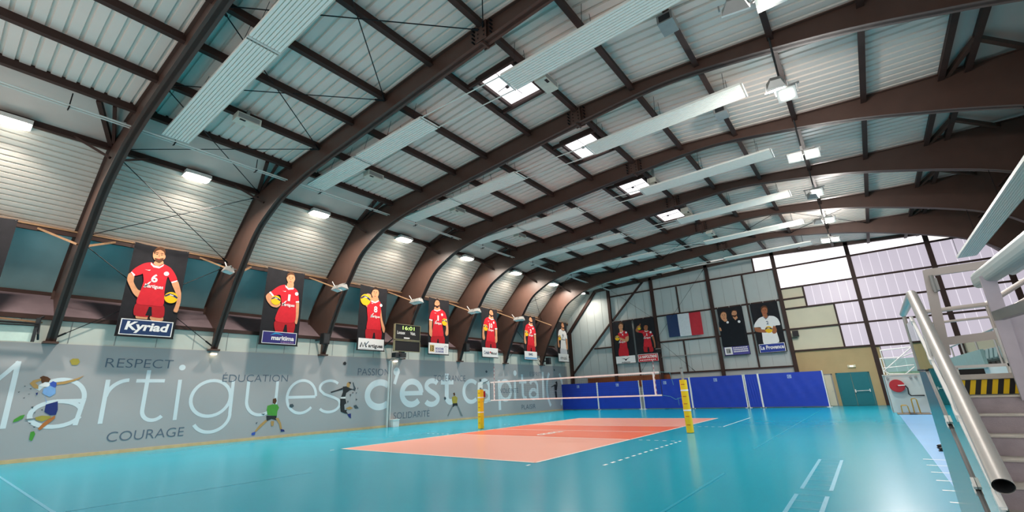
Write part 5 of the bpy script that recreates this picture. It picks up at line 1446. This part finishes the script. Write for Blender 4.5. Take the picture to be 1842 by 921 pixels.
# ---------------------------------------------------------------- loudspeakers and lights at the frame feet, scoreboard
def footspk(y, z, label):
    root = thing('wall_loudspeaker', label, 'loudspeaker', (-8.6, y, z), 'loudspeakers at the frame feet')
    bb = MB()
    bb.box((-8.4, y - 0.2, z), (-8.03, y + 0.2, z + 0.62), BLACK)
    bb.build('cabinet', root)
    bb = MB()
    bb.box((-8.03, y - 0.16, z + 0.06), (-8.015, y + 0.16, z + 0.56), DARK)
    bb.build('grille', root)
    bb = MB()
    bb.beam((-8.38, y - 0.14, z + 0.3), (-8.98, y - 0.14, z + 0.3), 0.06, 0.12, DARK)
    bb.build('bracket', root)
footspk(3.62, 4.9, 'black loudspeaker at the foot of the frame left of the player raising a ball')
footspk(15.45, 5.05, 'black loudspeaker at the foot of the frame right of the number 13 plate')
footspk(27.0, 4.4, 'small black loudspeaker at the foot of the farthest arched frame')
for y, lab in ((-1.75, 'small lit lamp on the mural top under the second nearest frame'), (9.2, 'small lit lamp under the scoreboard projector')):
    root = thing('mural_lamp', lab, 'lamp', (XL + 0.12, y, 4.1), 'small lamps on the mural top')
    bb = MB()
    bb.box((XL + 0.03, y - 0.16, 4.2), (XL + 0.28, y + 0.16, 4.34), GREY)
    bb.build('housing', root)
    bb = MB()
    bb.box((XL + 0.07, y - 0.11, 4.12), (XL + 0.24, y + 0.11, 4.2), SMALLON)
    bb.build('lens', root)
sb = thing('scoreboard', 'black two-part scoreboard showing 16:01 beside the fourth nearest frame', 'scoreboard', (-7.55, 9.1, 4.7))
XS = -7.5
TRIM = mat('beige trim', (158, 152, 118), 0.5)
for nm, z0, z1 in (('clock_panel', 5.45, 6.44), ('score_panel', 4.69, 5.37)):
    bb = MB()
    bb.box((XS - 0.14, 8.05, z0), (XS, 10.12, z1), BLACK)
    p = bb.build(nm, sb)
    bb = MB()
    for (ya, za, yb2, zb2) in ((8.02, z0 - 0.015, 10.15, z0 + 0.012), (8.02, z1 - 0.012, 10.15, z1 + 0.015), (8.02, z0, 8.05, z1), (10.12, z0, 10.15, z1)):
        bb.box((XS - 0.15, ya, za), (XS + 0.02, yb2, zb2), TRIM)
    bb.build('edge_trim', p)
SFm = left_frame(XS)
bb = MB()
put_text(bb, '16:01', SFm, 8.64, 6.1, 9.62, 6.34, 0.006, LEDG, 0.0)
bb.build('clock_digits', sb)
bb = MB()
put_text(bb, 'Locaux', SFm, 8.2, 5.79, 8.85, 6.0, 0.006, INKW, 0.02)
bb.build('printed_label', sb)
bb = MB()
put_text(bb, 'Visit.', SFm, 9.28, 5.79, 9.74, 6.0, 0.006, INKW, 0.02)
bb.build('printed_label', sb)
bb = MB()
flat(bb, SFm, [(8.76, 5.52), (9.24, 5.52), (9.24, 5.6), (8.76, 5.6)], 0.006, INKW)
bb.build('printed_label', sb)
for y in (8.4, 9.9):
    bb = MB()
    bb.beam((XS - 0.1, y, 5.8), (XL, y, 5.2), 0.06, 0.06, DARK)
    bb.build('support_arm', sb)
pj = thing('projector', 'dark projector on a bracket hanging under the scoreboard', 'projector', (-8.0, 8.7, 4.2))
bb = MB()
bb.box((-7.9, 8.15, 4.3), (-7.5, 9.0, 4.6), DARK)
bb.tube((-7.5, 8.5, 4.45), (-7.44, 8.5, 4.45), 0.09, BLACK, 12)
bb.build('body', pj)
bb = MB()
bb.beam((-8.98, 8.7, 4.27), (-7.55, 8.7, 4.27), 0.3, 0.05, GREY)
bb.build('shelf', pj)
# folded basketball goal at the far left
bk = thing('basketball_goal', 'folded basketball goal with clear board under the far left banner', 'basketball goal', (-8.6, -8.9, 4.5))
bb = MB()
bb.box((-8.4, -10.9, 4.3), (-8.36, -8.1, 4.95), mat('pale acrylic board', (196, 216, 206), 0.3, 0, 0.5))
bb.build('backboard', bk)
bb = MB()
bb.beam((-8.33, -10.9, 4.98), (-8.33, -8.0, 4.98), 0.1, 0.06, BLACK)
bb.beam((-8.3, -10.9, 4.86), (-8.3, -8.0, 4.9), 0.05, 0.04, BLACK)
bb.beam((-8.36, -8.05, 4.3), (-8.36, -8.05, 5.2), 0.1, 0.12, DARK)
bb.path([(-8.6, -7.9, 5.3), (-8.4, -8.0, 5.2), (-8.35, -7.95, 4.6), (-8.5, -7.9, 4.4)], 0.035, DARK)
bb.beam((-8.5, -9.5, 5.15), (-8.5, -7.9, 5.05), 0.06, 0.06, TIMBER)
bb.build('hinged_frame', bk)
bb = MB()
bb.path([(-8.2 + 0.0, -9.3 + 0.23 * math.cos(t), 4.55 + 0.23 * math.sin(t)) for t in [2 * math.pi * i / 14 for i in range(15)]], 0.012, GREY, 6)
bb.build('ring', bk)

# ---------------------------------------------------------------- blue barrier panels along the far end
BYY = 30.35
BP = [(-9.05, -5.0, 2.5), (-4.86, -0.7, 2.5), (-0.3, 3.85, 2.5), (3.98, 8.1, 2.54), (8.3, 9.18, 2.54), (9.3, 13.48, 2.54)]
BL = ['leftmost blue barrier panel against the mural wall', 'blue barrier panel second from the mural wall', 'blue barrier panel behind the right end of the net', 'blue barrier panel just right of the yellow net post',
      'narrow blue barrier panel between two wide ones', 'blue barrier panel nearest the teal double door']
for (x0, x1, zt), lab in zip(BP, BL):
    root = thing('padded_barrier', lab, 'barrier', ((x0 + x1) / 2, BYY, 0), 'blue barrier panels')
    bb = MB()
    nu, nv = 18, 8
    rows = []
    for j in range(nv + 1):
        z = 0.08 + (zt - 0.08) * j / nv
        rows.append([(x0 + (x1 - x0) * i / nu, BYY - 0.03 + 0.018 * math.sin(i * 1.7 + j * 0.9 + x0) * math.sin(math.pi * j / nv), z) for i in range(nu + 1)])
    for a, c in zip(rows, rows[1:]):
        bb.strip(a, c, BLUEPAD)
    bb.strip([(p[0], BYY + 0.05, p[2]) for p in rows[0]], [(p[0], BYY + 0.05, p[2]) for p in rows[-1]], BLUEPAD)
    bb.strip(rows[-1], [(p[0], BYY + 0.05, p[2]) for p in rows[-1]], BLUEPAD)
    bb.build('vinyl_cover', root, True)
    for x in (x0 - 0.03, x1 + 0.03):
        bb = MB()
        bb.tube((x, BYY, 0.0), (x, BYY, zt + 0.03), 0.045, WHITE, 8)
        bb.box((x - 0.16, BYY - 0.12, 0.0), (x + 0.16, BYY + 0.12, 0.035), WHITE)
        bb.build('post', root)
    bb = MB()
    bb.tube((x0, BYY, 0.06), (x1, BYY, 0.06), 0.03, GREY, 6)
    bb.build('bottom_rail', root)
    if x1 - x0 > 2:
        bb = MB()
        cx = (x0 + x1) / 2
        G = gable_frame(BYY - 0.055)
        flat(bb, G, [(cx - 0.14, zt - 0.42), (cx + 0.14, zt - 0.42), (cx + 0.14, zt - 0.16), (cx - 0.14, zt - 0.16)], 0, mat('pale blue badge', (150, 170, 214), 0.5))
        bb.ribbon(arc(cx - 0.02, zt - 0.29, 0.07, 0.07, 60, 330, 12), 0.03, G, 0.004, BLUEPAD)
        bb.build('badge', root)

# ---------------------------------------------------------------- volleyball net and posts
net = thing('volleyball_net', 'white banded volleyball net across the court', 'net', (4.5, 9, 1.43))
bb = MB()
def sagz(x):
    return 0.012 * (1 - ((x - 4.5) / 4.75) ** 2)
for i in range(96):
    x = -0.25 + i * 0.1
    bb.box((x - 0.0016, 8.998, 1.46), (x + 0.0016, 9.002, 2.40), BLACK)
for j in range(1, 10):
    z = 1.43 + j * 0.1
    bb.box((-0.25, 8.998, z - 0.0016), (9.25, 9.002, z + 0.0016), BLACK)
bb.build('mesh', net)
NETW = mat('white net tape', (244, 236, 232), 0.6)
for nm, z0, z1 in (('top_band', 2.36, 2.43), ('bottom_band', 1.43, 1.49)):
    bb = MB()
    bb.box((-0.27, 8.99, z0), (9.27, 9.01, z1), NETW)
    bb.build(nm, net)
for x in (0.02, 8.98):
    bb = MB()
    bb.box((x - 0.03, 8.985, 1.43), (x + 0.03, 9.015, 2.43), NETW)
    bb.build('side_band', net)
for x in (0.06, 9.04):
    bb = MB()
    for i in range(18):
        bb.tube((x, 8.98, 1.43 + i * 0.1), (x, 8.98, 1.53 + i * 0.1), 0.008, REDD if i % 2 else INKW, 6)
    bb.build('antenna', net)
for x in (-0.26, 9.26):
    bb = MB()
    bb.tube((x, 9, 1.43), (x, 9, 2.43), 0.015, BLACK, 6)
    bb.build('end_rod', net)
CORD = mat('teal cord', (70, 150, 160), 0.6)
bb = MB()
bb.path([(9.27, 9, 1.46), (9.6, 9.0, 1.4), (9.8, 8.98, 1.28), (10.1, 8.95, 1.36)], 0.008, CORD, 5)
bb.path([(9.27, 9, 2.41), (9.7, 8.99, 2.36), (9.8, 8.96, 1.85)], 0.008, CORD, 5)
bb.path([(9.9, 8.97, 1.34), (9.92, 8.97, 1.05)], 0.007, CORD, 5)
bb.path([(-0.27, 9, 2.41), (-0.9, 9, 2.3)], 0.006, CORD, 5)
bb.path([(-0.27, 9, 1.46), (-0.9, 9, 1.4)], 0.006, CORD, 5)
bb.build('tie_cord', net)
def netpost(x, label, top):
    root = thing('net_post', label, 'net post', (x, 9, 0), 'padded net posts')
    bb = MB()
    bb.tube((x, 9, 0), (x, 9, top), 0.05, GREY, 12)
    bb.tube((x, 9, top), (x, 9, top + 0.02), 0.056, DARK, 12)
    bb.build('pole', root)
    rr = 0.155
    ring = [(x + rr * 0.8 * math.copysign(abs(math.cos(t)) ** 0.5, math.cos(t)), 9 + rr * math.copysign(abs(math.sin(t)) ** 0.5, math.sin(t))) for t in [2 * math.pi * i / 20 for i in range(20)]]
    prev = None
    for za, zc in ((0.02, 0.85), (0.87, 1.62), (1.64, 2.04)):
        bb = MB()
        bb.prism([(a, c, za) for a, c in ring], (0, 0, zc - za), YELLOW)
        bb.build('padding', root)
    for z in (0.83, 1.6):
        bb = MB()
        bb.prism([(x + (a - x) * 1.06, 9 + (c - 9) * 1.06, z) for a, c in ring], (0, 0, 0.055), WHITE)
        bb.build('strap', root)
    bb = MB()
    for z in (0.3, 0.62, 1.1, 1.38, 1.85):
        bb.box((x - 0.05, 9 - rr - 0.006, z), (x + 0.09, 9 - rr + 0.002, z + 0.02), REDD)
    bb.build('printed_mark', root)
    return root
netpost(-0.98, 'yellow padded net post near the mural, left end of the net', 2.12)
netpost(10.2, 'yellow padded net post at the right end of the net, bare pole tip above', 2.5)
# ---------------------------------------------------------------- stand, stairs and balustrade on the right
def bal_x(y):
    return 16.757 + 0.0283 * (y + 6.863)
PLZ = 1.75
stair = thing('staircase', 'purple grey stair rising to the stand platform behind the glass balustrade', 'stairs', (17.6, -5.5, 0))
RI, TR, NY = 0.1545, 0.28, -3.95
for i in range(10):
    zt = 1.545 - RI * i
    y0 = NY - TR * i
    bb = MB()
    bb.box((bal_x(y0) + 0.06, y0, max(zt - RI, 0)), (18.7, y0 + TR, zt - 0.014), STAIR)
    bb.box((bal_x(y0) + 0.06, y0 - 0.012, zt - 0.012), (18.7, y0 + TR, zt), NOSE)  # tread paler than the riser: light from above put into the colour
    bb.build('step', stair)
plat = thing('stand_platform', 'platform at the stair head with black and yellow hazard board', 'platform', (17.6, -2.4, 0))
bb = MB()
bb.box((17.0, -3.66, 0), (18.75, -1.3, PLZ - 0.05), STANDW)
bb.build('base', plat)
bb = MB()
bb.box((16.98, -3.7, PLZ - 0.05), (18.75, -1.3, PLZ), NOSE)
bb.build('deck', plat)
bb = MB()
hf = gable_frame(-3.672)
x = 16.9
k = 0
while x < 17.56:
    q = [(x, 1.555), (x + 0.04, 1.555), (x + 0.082, 1.695), (x + 0.042, 1.695)]
    q = [(min(max(a, 17.0), 17.53), c) for a, c in q]
    flat(bb, hf, q, 0.002, HAZY if k % 2 else BLACK)
    x += 0.04
    k += 1
bb.build('hazard_board', plat)
bb = MB()
bb.box((17.07, -3.5, PLZ), (17.29, -3.2, PLZ + 0.055), BLACK)  # black block standing in for the dark gap under the kick rail
bb.build('dark_gap', plat)

bal = thing('balustrade', 'glass balustrade with a thick stainless handrail beside the stairs', 'balustrade', (16.85, -4.2, 0))
A, B_ = Vector((16.755, -6.863, 1.204)), Vector((16.838, -4.415, 2.525))
EL = Vector((16.92, -1.45, 2.66))
bb = MB()
RR = 0.043
bb.tube(A, B_, RR, STAINLESS, 20, caps=False)
bb.tube(A, B_, RR * 0.86, DARK, 20, caps=False)
bb.ball(B_, RR, STAINLESS, 8, 14)
bb.tube(B_, EL, RR, STAINLESS, 20)
bb.ball(EL, RR, STAINLESS, 8, 14)
bb.build('handrail', bal, True)
def gp(y, z, d=0.0):
    return (bal_x(y) + d, y, z)
bb = MB()
up_ = [(-6.95, 0.90), (-3.52, 2.38), (-1.36, 2.5), (-1.36, 1.86), (-3.35, 1.82), (-6.95, 0.13)]
bb.prism([gp(y, z) for y, z in up_], (0.012, 0, 0), GLASS)
bb.build('glass_panel', bal)
bb = MB()
lo_ = [(-8.0, 0.0), (-7.2, 0.0), (-3.36, 1.80), (-1.32, 1.84), (-1.32, 0.0)]
bb.prism([gp(y, z) for y, z in [(-7.15, 0.0), (-3.36, 1.79), (-1.32, 1.83), (-1.32, 0.0)]], (0.03, 0, 0), TEALPANEL)
bb.build('side_panel', bal)
bb = MB()
bb.beam(gp(-6.6, 1.035, -0.004), gp(-3.5, 2.39, -0.004), 0.024, 0.032, WHITE)
for y, z in ((-6.52, 1.07), (-5.59, 1.477), (-4.63, 1.896), (-3.6, 2.346)):
    bb.beam(gp(y - 0.07, z - 0.031, -0.006), gp(y + 0.07, z + 0.031, -0.006), 0.032, 0.05, WHITE)
bb.build('glass_clamp_rail', bal)
bb = MB()
for y, z in ((-4.36, 1.335), (-5.2, 0.935)):
    for d in (-0.024, 0.024):
        bb.beam(gp(y - 0.05 - d * 0.4, z - 0.025 + d, -0.012), gp(y + 0.05 - d * 0.4, z + 0.025 + d, -0.012), 0.02, 0.02, WHITE)
bb.build('glass_clip', bal)
bb = MB()
bb.beam(gp(-7.0, 0.1), gp(-3.36, 1.805), 0.03, 0.012, BLACK)
bb.beam(gp(-3.36, 1.815), gp(-1.32, 1.845), 0.03, 0.02, DARK)
bb.build('joint_seal', bal)
bb = MB()
for y, z, zc in ((-6.5, 1.38, 1.09), (-5.59, 1.87, 1.49), (-4.63, 2.39, 1.91)):
    bb.tube(gp(y, z), gp(y, zc), 0.011, STAINLESS, 8)
    bb.build('rail_post', bal)
    bb = MB()
bb.tube(EL, (EL.x, EL.y, 1.85), 0.025, FLATBAR, 8)
bb.build('rail_post', bal)

gate = thing('gate_frame', 'beige flat steel gate frame above the hazard board', 'gate', (17.3, -3.2, PLZ))
bb = MB()
bb.prism([(17.1, -3.2, 2.96), (17.19, -3.2, 2.96), (17.11, -3.2, 1.97), (17.02, -3.2, 1.97)], (0, 0.05, 0), FLATBAR)
bb.box((17.03, -3.19, PLZ), (17.06, -3.16, 2.0), FLATBAR)
bb.build('upright', gate)
bb = MB()
bb.beam((17.12, -3.17, 2.925), (17.78, -3.17, 2.925), 0.05, 0.085, FLATBAR)
bb.build('crossbar', gate)
bb = MB()
bb.beam((17.06, -3.17, 2.12), (17.66, -3.17, 2.16), 0.05, 0.085, FLATBAR)
bb.build('crossbar', gate)
bb = MB()
bb.tube((17.15, -3.24, 2.68), (17.15, -3.24, 2.88), 0.02, GREY, 8)
bb.box((17.13, -3.25, 2.7), (17.19, -3.2, 2.84), GREY)
bb.build('latch', gate)

gr = thing('guard_rail', 'pale tube guard rail behind the gate frame, bending up the stand', 'guard rail', (17.6, -1.0, PLZ))
bb = MB()
bb.path([(17.1, -1.0, 2.70), (17.88, -1.0, 2.72), (18.45, -1.0, 3.06), (19.4, -1.0, 3.6)], 0.034, FLATBAR, 10)
bb.build('top_rail', gr)
bb = MB()
bb.path([(17.1, -1.0, 2.52), (17.92, -1.0, 2.54), (18.45, -1.0, 2.84), (19.4, -1.0, 3.38)], 0.018, FLATBAR, 8)
bb.build('mid_rail', gr)
bb = MB()
bb.tube((17.88, -1.0, 1.5), (17.88, -1.0, 2.72), 0.022, FLATBAR, 8)
bb.build('post', gr)
bb = MB()
bb.tube((17.12, -1.0, 1.5), (17.12, -1.0, 2.7), 0.022, FLATBAR, 8)
bb.build('post', gr)
bb = MB()
bb.box((17.05, -3.55, 1.815), (17.5, -3.52, 1.845), WHITE)
bb.box((17.46, -3.55, PLZ), (17.49, -3.52, 2.2), WHITE)
bb.box((17.07, -3.55, PLZ), (17.09, -3.52, 1.82), WHITE)
tag(bb.build('kick_rail'), 'low white rail just above the hazard board', 'rail')

rr_ = thing('stair_rail', 'thick rail with rounded end at the right edge of the picture', 'handrail', (17.5, -4.6, PLZ - 0.6))
bb = MB()
o8 = [(0.07 * math.copysign(abs(math.cos(t)) ** 0.6, math.cos(t)), 0.085 * math.copysign(abs(math.sin(t)) ** 0.6, math.sin(t))) for t in [2 * math.pi * i / 20 for i in range(20)]]
bb.prism([(17.5 + a, -3.45, 2.72 + c) for a, c in o8], (0, -3.4, -0.11), STANDW)
bb.build('rail', rr_)
bb = MB()
bb.tube((17.6, -4.2, 2.66), (17.6, -6.9, 2.58), 0.04, WHITE, 12)
bb.build('inner_tube', rr_)
bb = MB()
bb.prism([(17.41, -4.0, 2.68), (17.52, -4.0, 2.68), (17.49, -4.0, 1.55), (17.4, -4.0, 1.5)], (0, 0.04, 0), mat('lilac grey steel', (196, 186, 194), 0.45))
bb.prism([(17.5, -3.95, 2.3), (17.75, -3.95, 2.3), (17.75, -3.95, 1.5), (17.5, -3.95, 1.5)], (0, 0.04, 0), MATS['lilac grey steel'])
bb.build('post', rr_)
bb = MB()
bb.beam((17.42, -4.1, 2.27), (17.5, -6.6, 2.2), 0.07, 0.085, GREY)
bb.build('lower_rail', rr_)

# stepped stand with seats
stand = thing('spectator_stand', 'stepped concrete spectator stand along the right side', 'stand', (20.5, 10.5, 0))
NR = 5
bb = MB()
for i in range(NR):
    bb.box((18.55 + 0.85 * i, -0.9, 0), (18.55 + 0.85 * (i + 1) + 0.02, 22.6, 1.75 + 0.42 * i), CONC)
bb.build('terrace', stand)
bb = MB()
bb.box((18.48, -0.9, 0), (18.55, 22.6, 1.95), STANDW)
bb.build('front_fascia', stand)
bb = MB()
bb.box((18.44, 4.6, 1.9), (18.5, 10.2, 2.32), mat('teal front board', (126, 158, 154), 0.4))
bb.build('front_board', stand)
bb = MB()
bb.tube((18.52, -0.9, 2.65), (18.52, 22.4, 2.65), 0.025, FLATBAR, 8)
for i in range(12):
    bb.tube((18.52, -0.9 + i * 2.1, 1.95), (18.52, -0.9 + i * 2.1, 2.65), 0.02, FLATBAR, 8)
bb.build('front_rail', stand)
seat0 = None
for r in range(3):
    for j in range(16):
        x, y, z = 18.95 + 0.85 * r, 0.4 + j * 0.62 + (0.6 if j > 4 else 0), 1.75 + 0.42 * r
        lab = 'blue grey stadium chair on row %s of the stand, %s from the guard rail' % (('one', 'two', 'three')[r], ('first', 'second', 'third', 'fourth', 'fifth', 'sixth', 'seventh', 'eighth', 'ninth', 'tenth', 'eleventh', 'twelfth', 'thirteenth', 'fourteenth', 'fifteenth', 'sixteenth')[j])
        if seat0 is None:
            seat0 = thing('stadium_chair', lab, 'chair', (x, y, z), 'chairs on the stand')
            q = MB()
            q.prism([(x - 0.2, y - 0.22, z + 0.36), (x + 0.2, y - 0.22, z + 0.32), (x + 0.2, y - 0.22, z + 0.36), (x - 0.2, y - 0.22, z + 0.4)], (0, 0.44, 0), SEATM)
            q.build('seat', seat0)
            q = MB()
            q.prism([(x + 0.18, y - 0.22, z + 0.34), (x + 0.22, y - 0.22, z + 0.34), (x + 0.3, y - 0.18, z + 0.72), (x + 0.26, y - 0.18, z + 0.74)], (0, 0.42, 0), SEATM)
            q.build('backrest', seat0)
            q = MB()
            q.tube((x, y - 0.15, z), (x, y - 0.15, z + 0.36), 0.02, GREY, 6)
            q.tube((x, y + 0.15, z), (x, y + 0.15, z + 0.36), 0.02, GREY, 6)
            q.build('leg', seat0)
        else:
            dup(seat0, (x, y, z), lab)

# far end of the stand: end panel, hose reel, stair rails
ep = thing('stand_end_panel', 'pale grey end panel of the stand carrying the red hose reel', 'panel', (17.6, 23, 0))
bb = MB()
bb.box((16.86, 23.0, 0), (18.55, 23.12, 1.97), STANDW)
bb.box((16.84, 23.0, 0), (16.88, 26.0, 1.97), STANDW)
bb.build('sheet', ep)
bb = MB()
bb.box((16.8, 22.97, 1.95), (18.55, 23.5, 2.0), NOSE)
bb.build('cap', ep)
bb = MB()
for x in (17.0, 17.98, 18.2):
    bb = MB()
    bb.tube((x, 23.0, 1.82), (x, 22.9, 1.82), 0.06, GREY, 12)
    bb.build('fitting', ep)
hr = thing('hose_reel', 'round red fire hose reel on the stand end panel', 'hose reel', (17.32, 22.95, 1.05))
bb = MB()
bb.tube((17.32, 22.72, 1.39), (17.32, 22.92, 1.39), 0.335, HOSER, 32)
bb.tube((17.32, 22.70, 1.39), (17.32, 22.72, 1.39), 0.30, HOSER, 32)
bb.build('drum', hr)
bb = MB()
bb.beam((17.32, 22.68, 1.41), (17.66, 22.68, 1.42), 0.03, 0.05, WHITE)
bb.tube((17.32, 22.66, 1.39), (17.32, 22.72, 1.39), 0.05, REDD, 12)
bb.build('handle', hr)
bb = MB()
bb.path([(17.66, 22.8, 1.4), (17.74, 22.8, 1.25), (17.72, 22.85, 0.95), (17.8, 22.9, 0.86), (18.35, 22.95, 0.86)], 0.03, DARK, 8)
bb.build('hose', hr)
bb = MB()
bb.box((17.22, 22.9, 1.29), (17.42, 23.0, 1.49), GREY)
bb.build('wall_bracket', hr)
rg = thing('guard_rail', 'white stair rails on top of the stand end panel, by the glazing', 'guard rail', (17.6, 23.1, 1.97))
bb = MB()
for pts in ([(17.05, 23.1, 2.0), (17.03, 23.1, 3.34), (18.5, 23.1, 3.42)], [(16.92, 23.1, 2.02), (16.92, 23.1, 2.9), (17.85, 23.1, 2.9), (18.4, 23.1, 3.1)],
            [(16.95, 23.05, 2.22), (18.45, 23.05, 3.44)], [(17.14, 23.05, 2.04), (17.85, 23.05, 2.0), (18.3, 23.05, 2.36)], [(16.95, 23.05, 2.22), (17.14, 23.05, 2.04)], [(16.95, 23.05, 2.36), (18.3, 23.05, 2.46)]):
    bb.path(pts, 0.028, WHITE, 8)
bb.build('rail', rg)
bb = MB()
bb.box((17.05, 23.1, 2.02), (18.5, 23.115, 2.85), GLASS)
bb.build('glass_panel', rg)
mtm = thing('floor_mat', 'flat brown grey mat on the floor under the brass tube frames', 'mat', (17.7, 21.6, 0))
bb = MB()
bb.box((16.98, 20.9, 0.002), (18.3, 22.3, 0.03), mat('brown grey mat', (116, 108, 96), 0.9, 0, 0.2, 0.1, 8.0))
bb.build('pad', mtm)
bb = MB()
bb.box((17.45, 20.86, 0.002), (17.75, 22.3, 0.034), DARK)
bb.build('stripe', mtm)
for xa, xb, h, lab in ((17.2, 17.5, 0.42, 'low brass yellow tube frame standing on the mat'), (17.68, 17.92, 0.74, 'tall brass yellow tube frame standing on the mat')):
    root = thing('tube_frame', lab, 'metal frame', ((xa + xb) / 2, 21.7, 0.03), 'brass tube frames')
    for y in (21.4, 22.0):
        bb = MB()
        bb.path([(xa, y, 0.034), (xa + 0.02, y, h - 0.04), (xa + 0.06, y, h), (xb - 0.06, y, h), (xb - 0.02, y, h - 0.04), (xb, y, 0.034)], 0.014, BRASS, 8)
        bb.build('hoop', root)
    bb = MB()
    bb.tube((xa + 0.03, 21.4, h * 0.55), (xa + 0.03, 22.0, h * 0.55), 0.011, BRASS, 6)
    bb.tube((xb - 0.03, 21.4, h * 0.55), (xb - 0.03, 22.0, h * 0.55), 0.011, BRASS, 6)
    bb.build('cross_tube', root)
for x, y, lab in ((17.42, 6.2, 'black shoe on the pale floor strip, farther of two beside the stair panel'), (17.4, 5.55, 'black shoe on the pale floor strip, nearer of two beside the stair panel')):
    root = thing('shoe', lab, 'shoe', (x, y, 0), 'black shoes on the floor')
    bb = MB()
    bb.ball((x, y, 0.055), 0.06, BLACK, 8, 12, (2.3, 0.9, 0.85))
    bb.ball((x + 0.06, y, 0.085), 0.05, BLACK, 8, 12, (1.2, 0.9, 1.2))
    bb.build('upper', root, True)
    bb = MB()
    bb.prism([(x - 0.14, y - 0.045, 0.002), (x + 0.14, y - 0.045, 0.002), (x + 0.14, y + 0.045, 0.002), (x - 0.14, y + 0.045, 0.002)], (0, 0, 0.022), DARK)
    bb.build('sole', root)
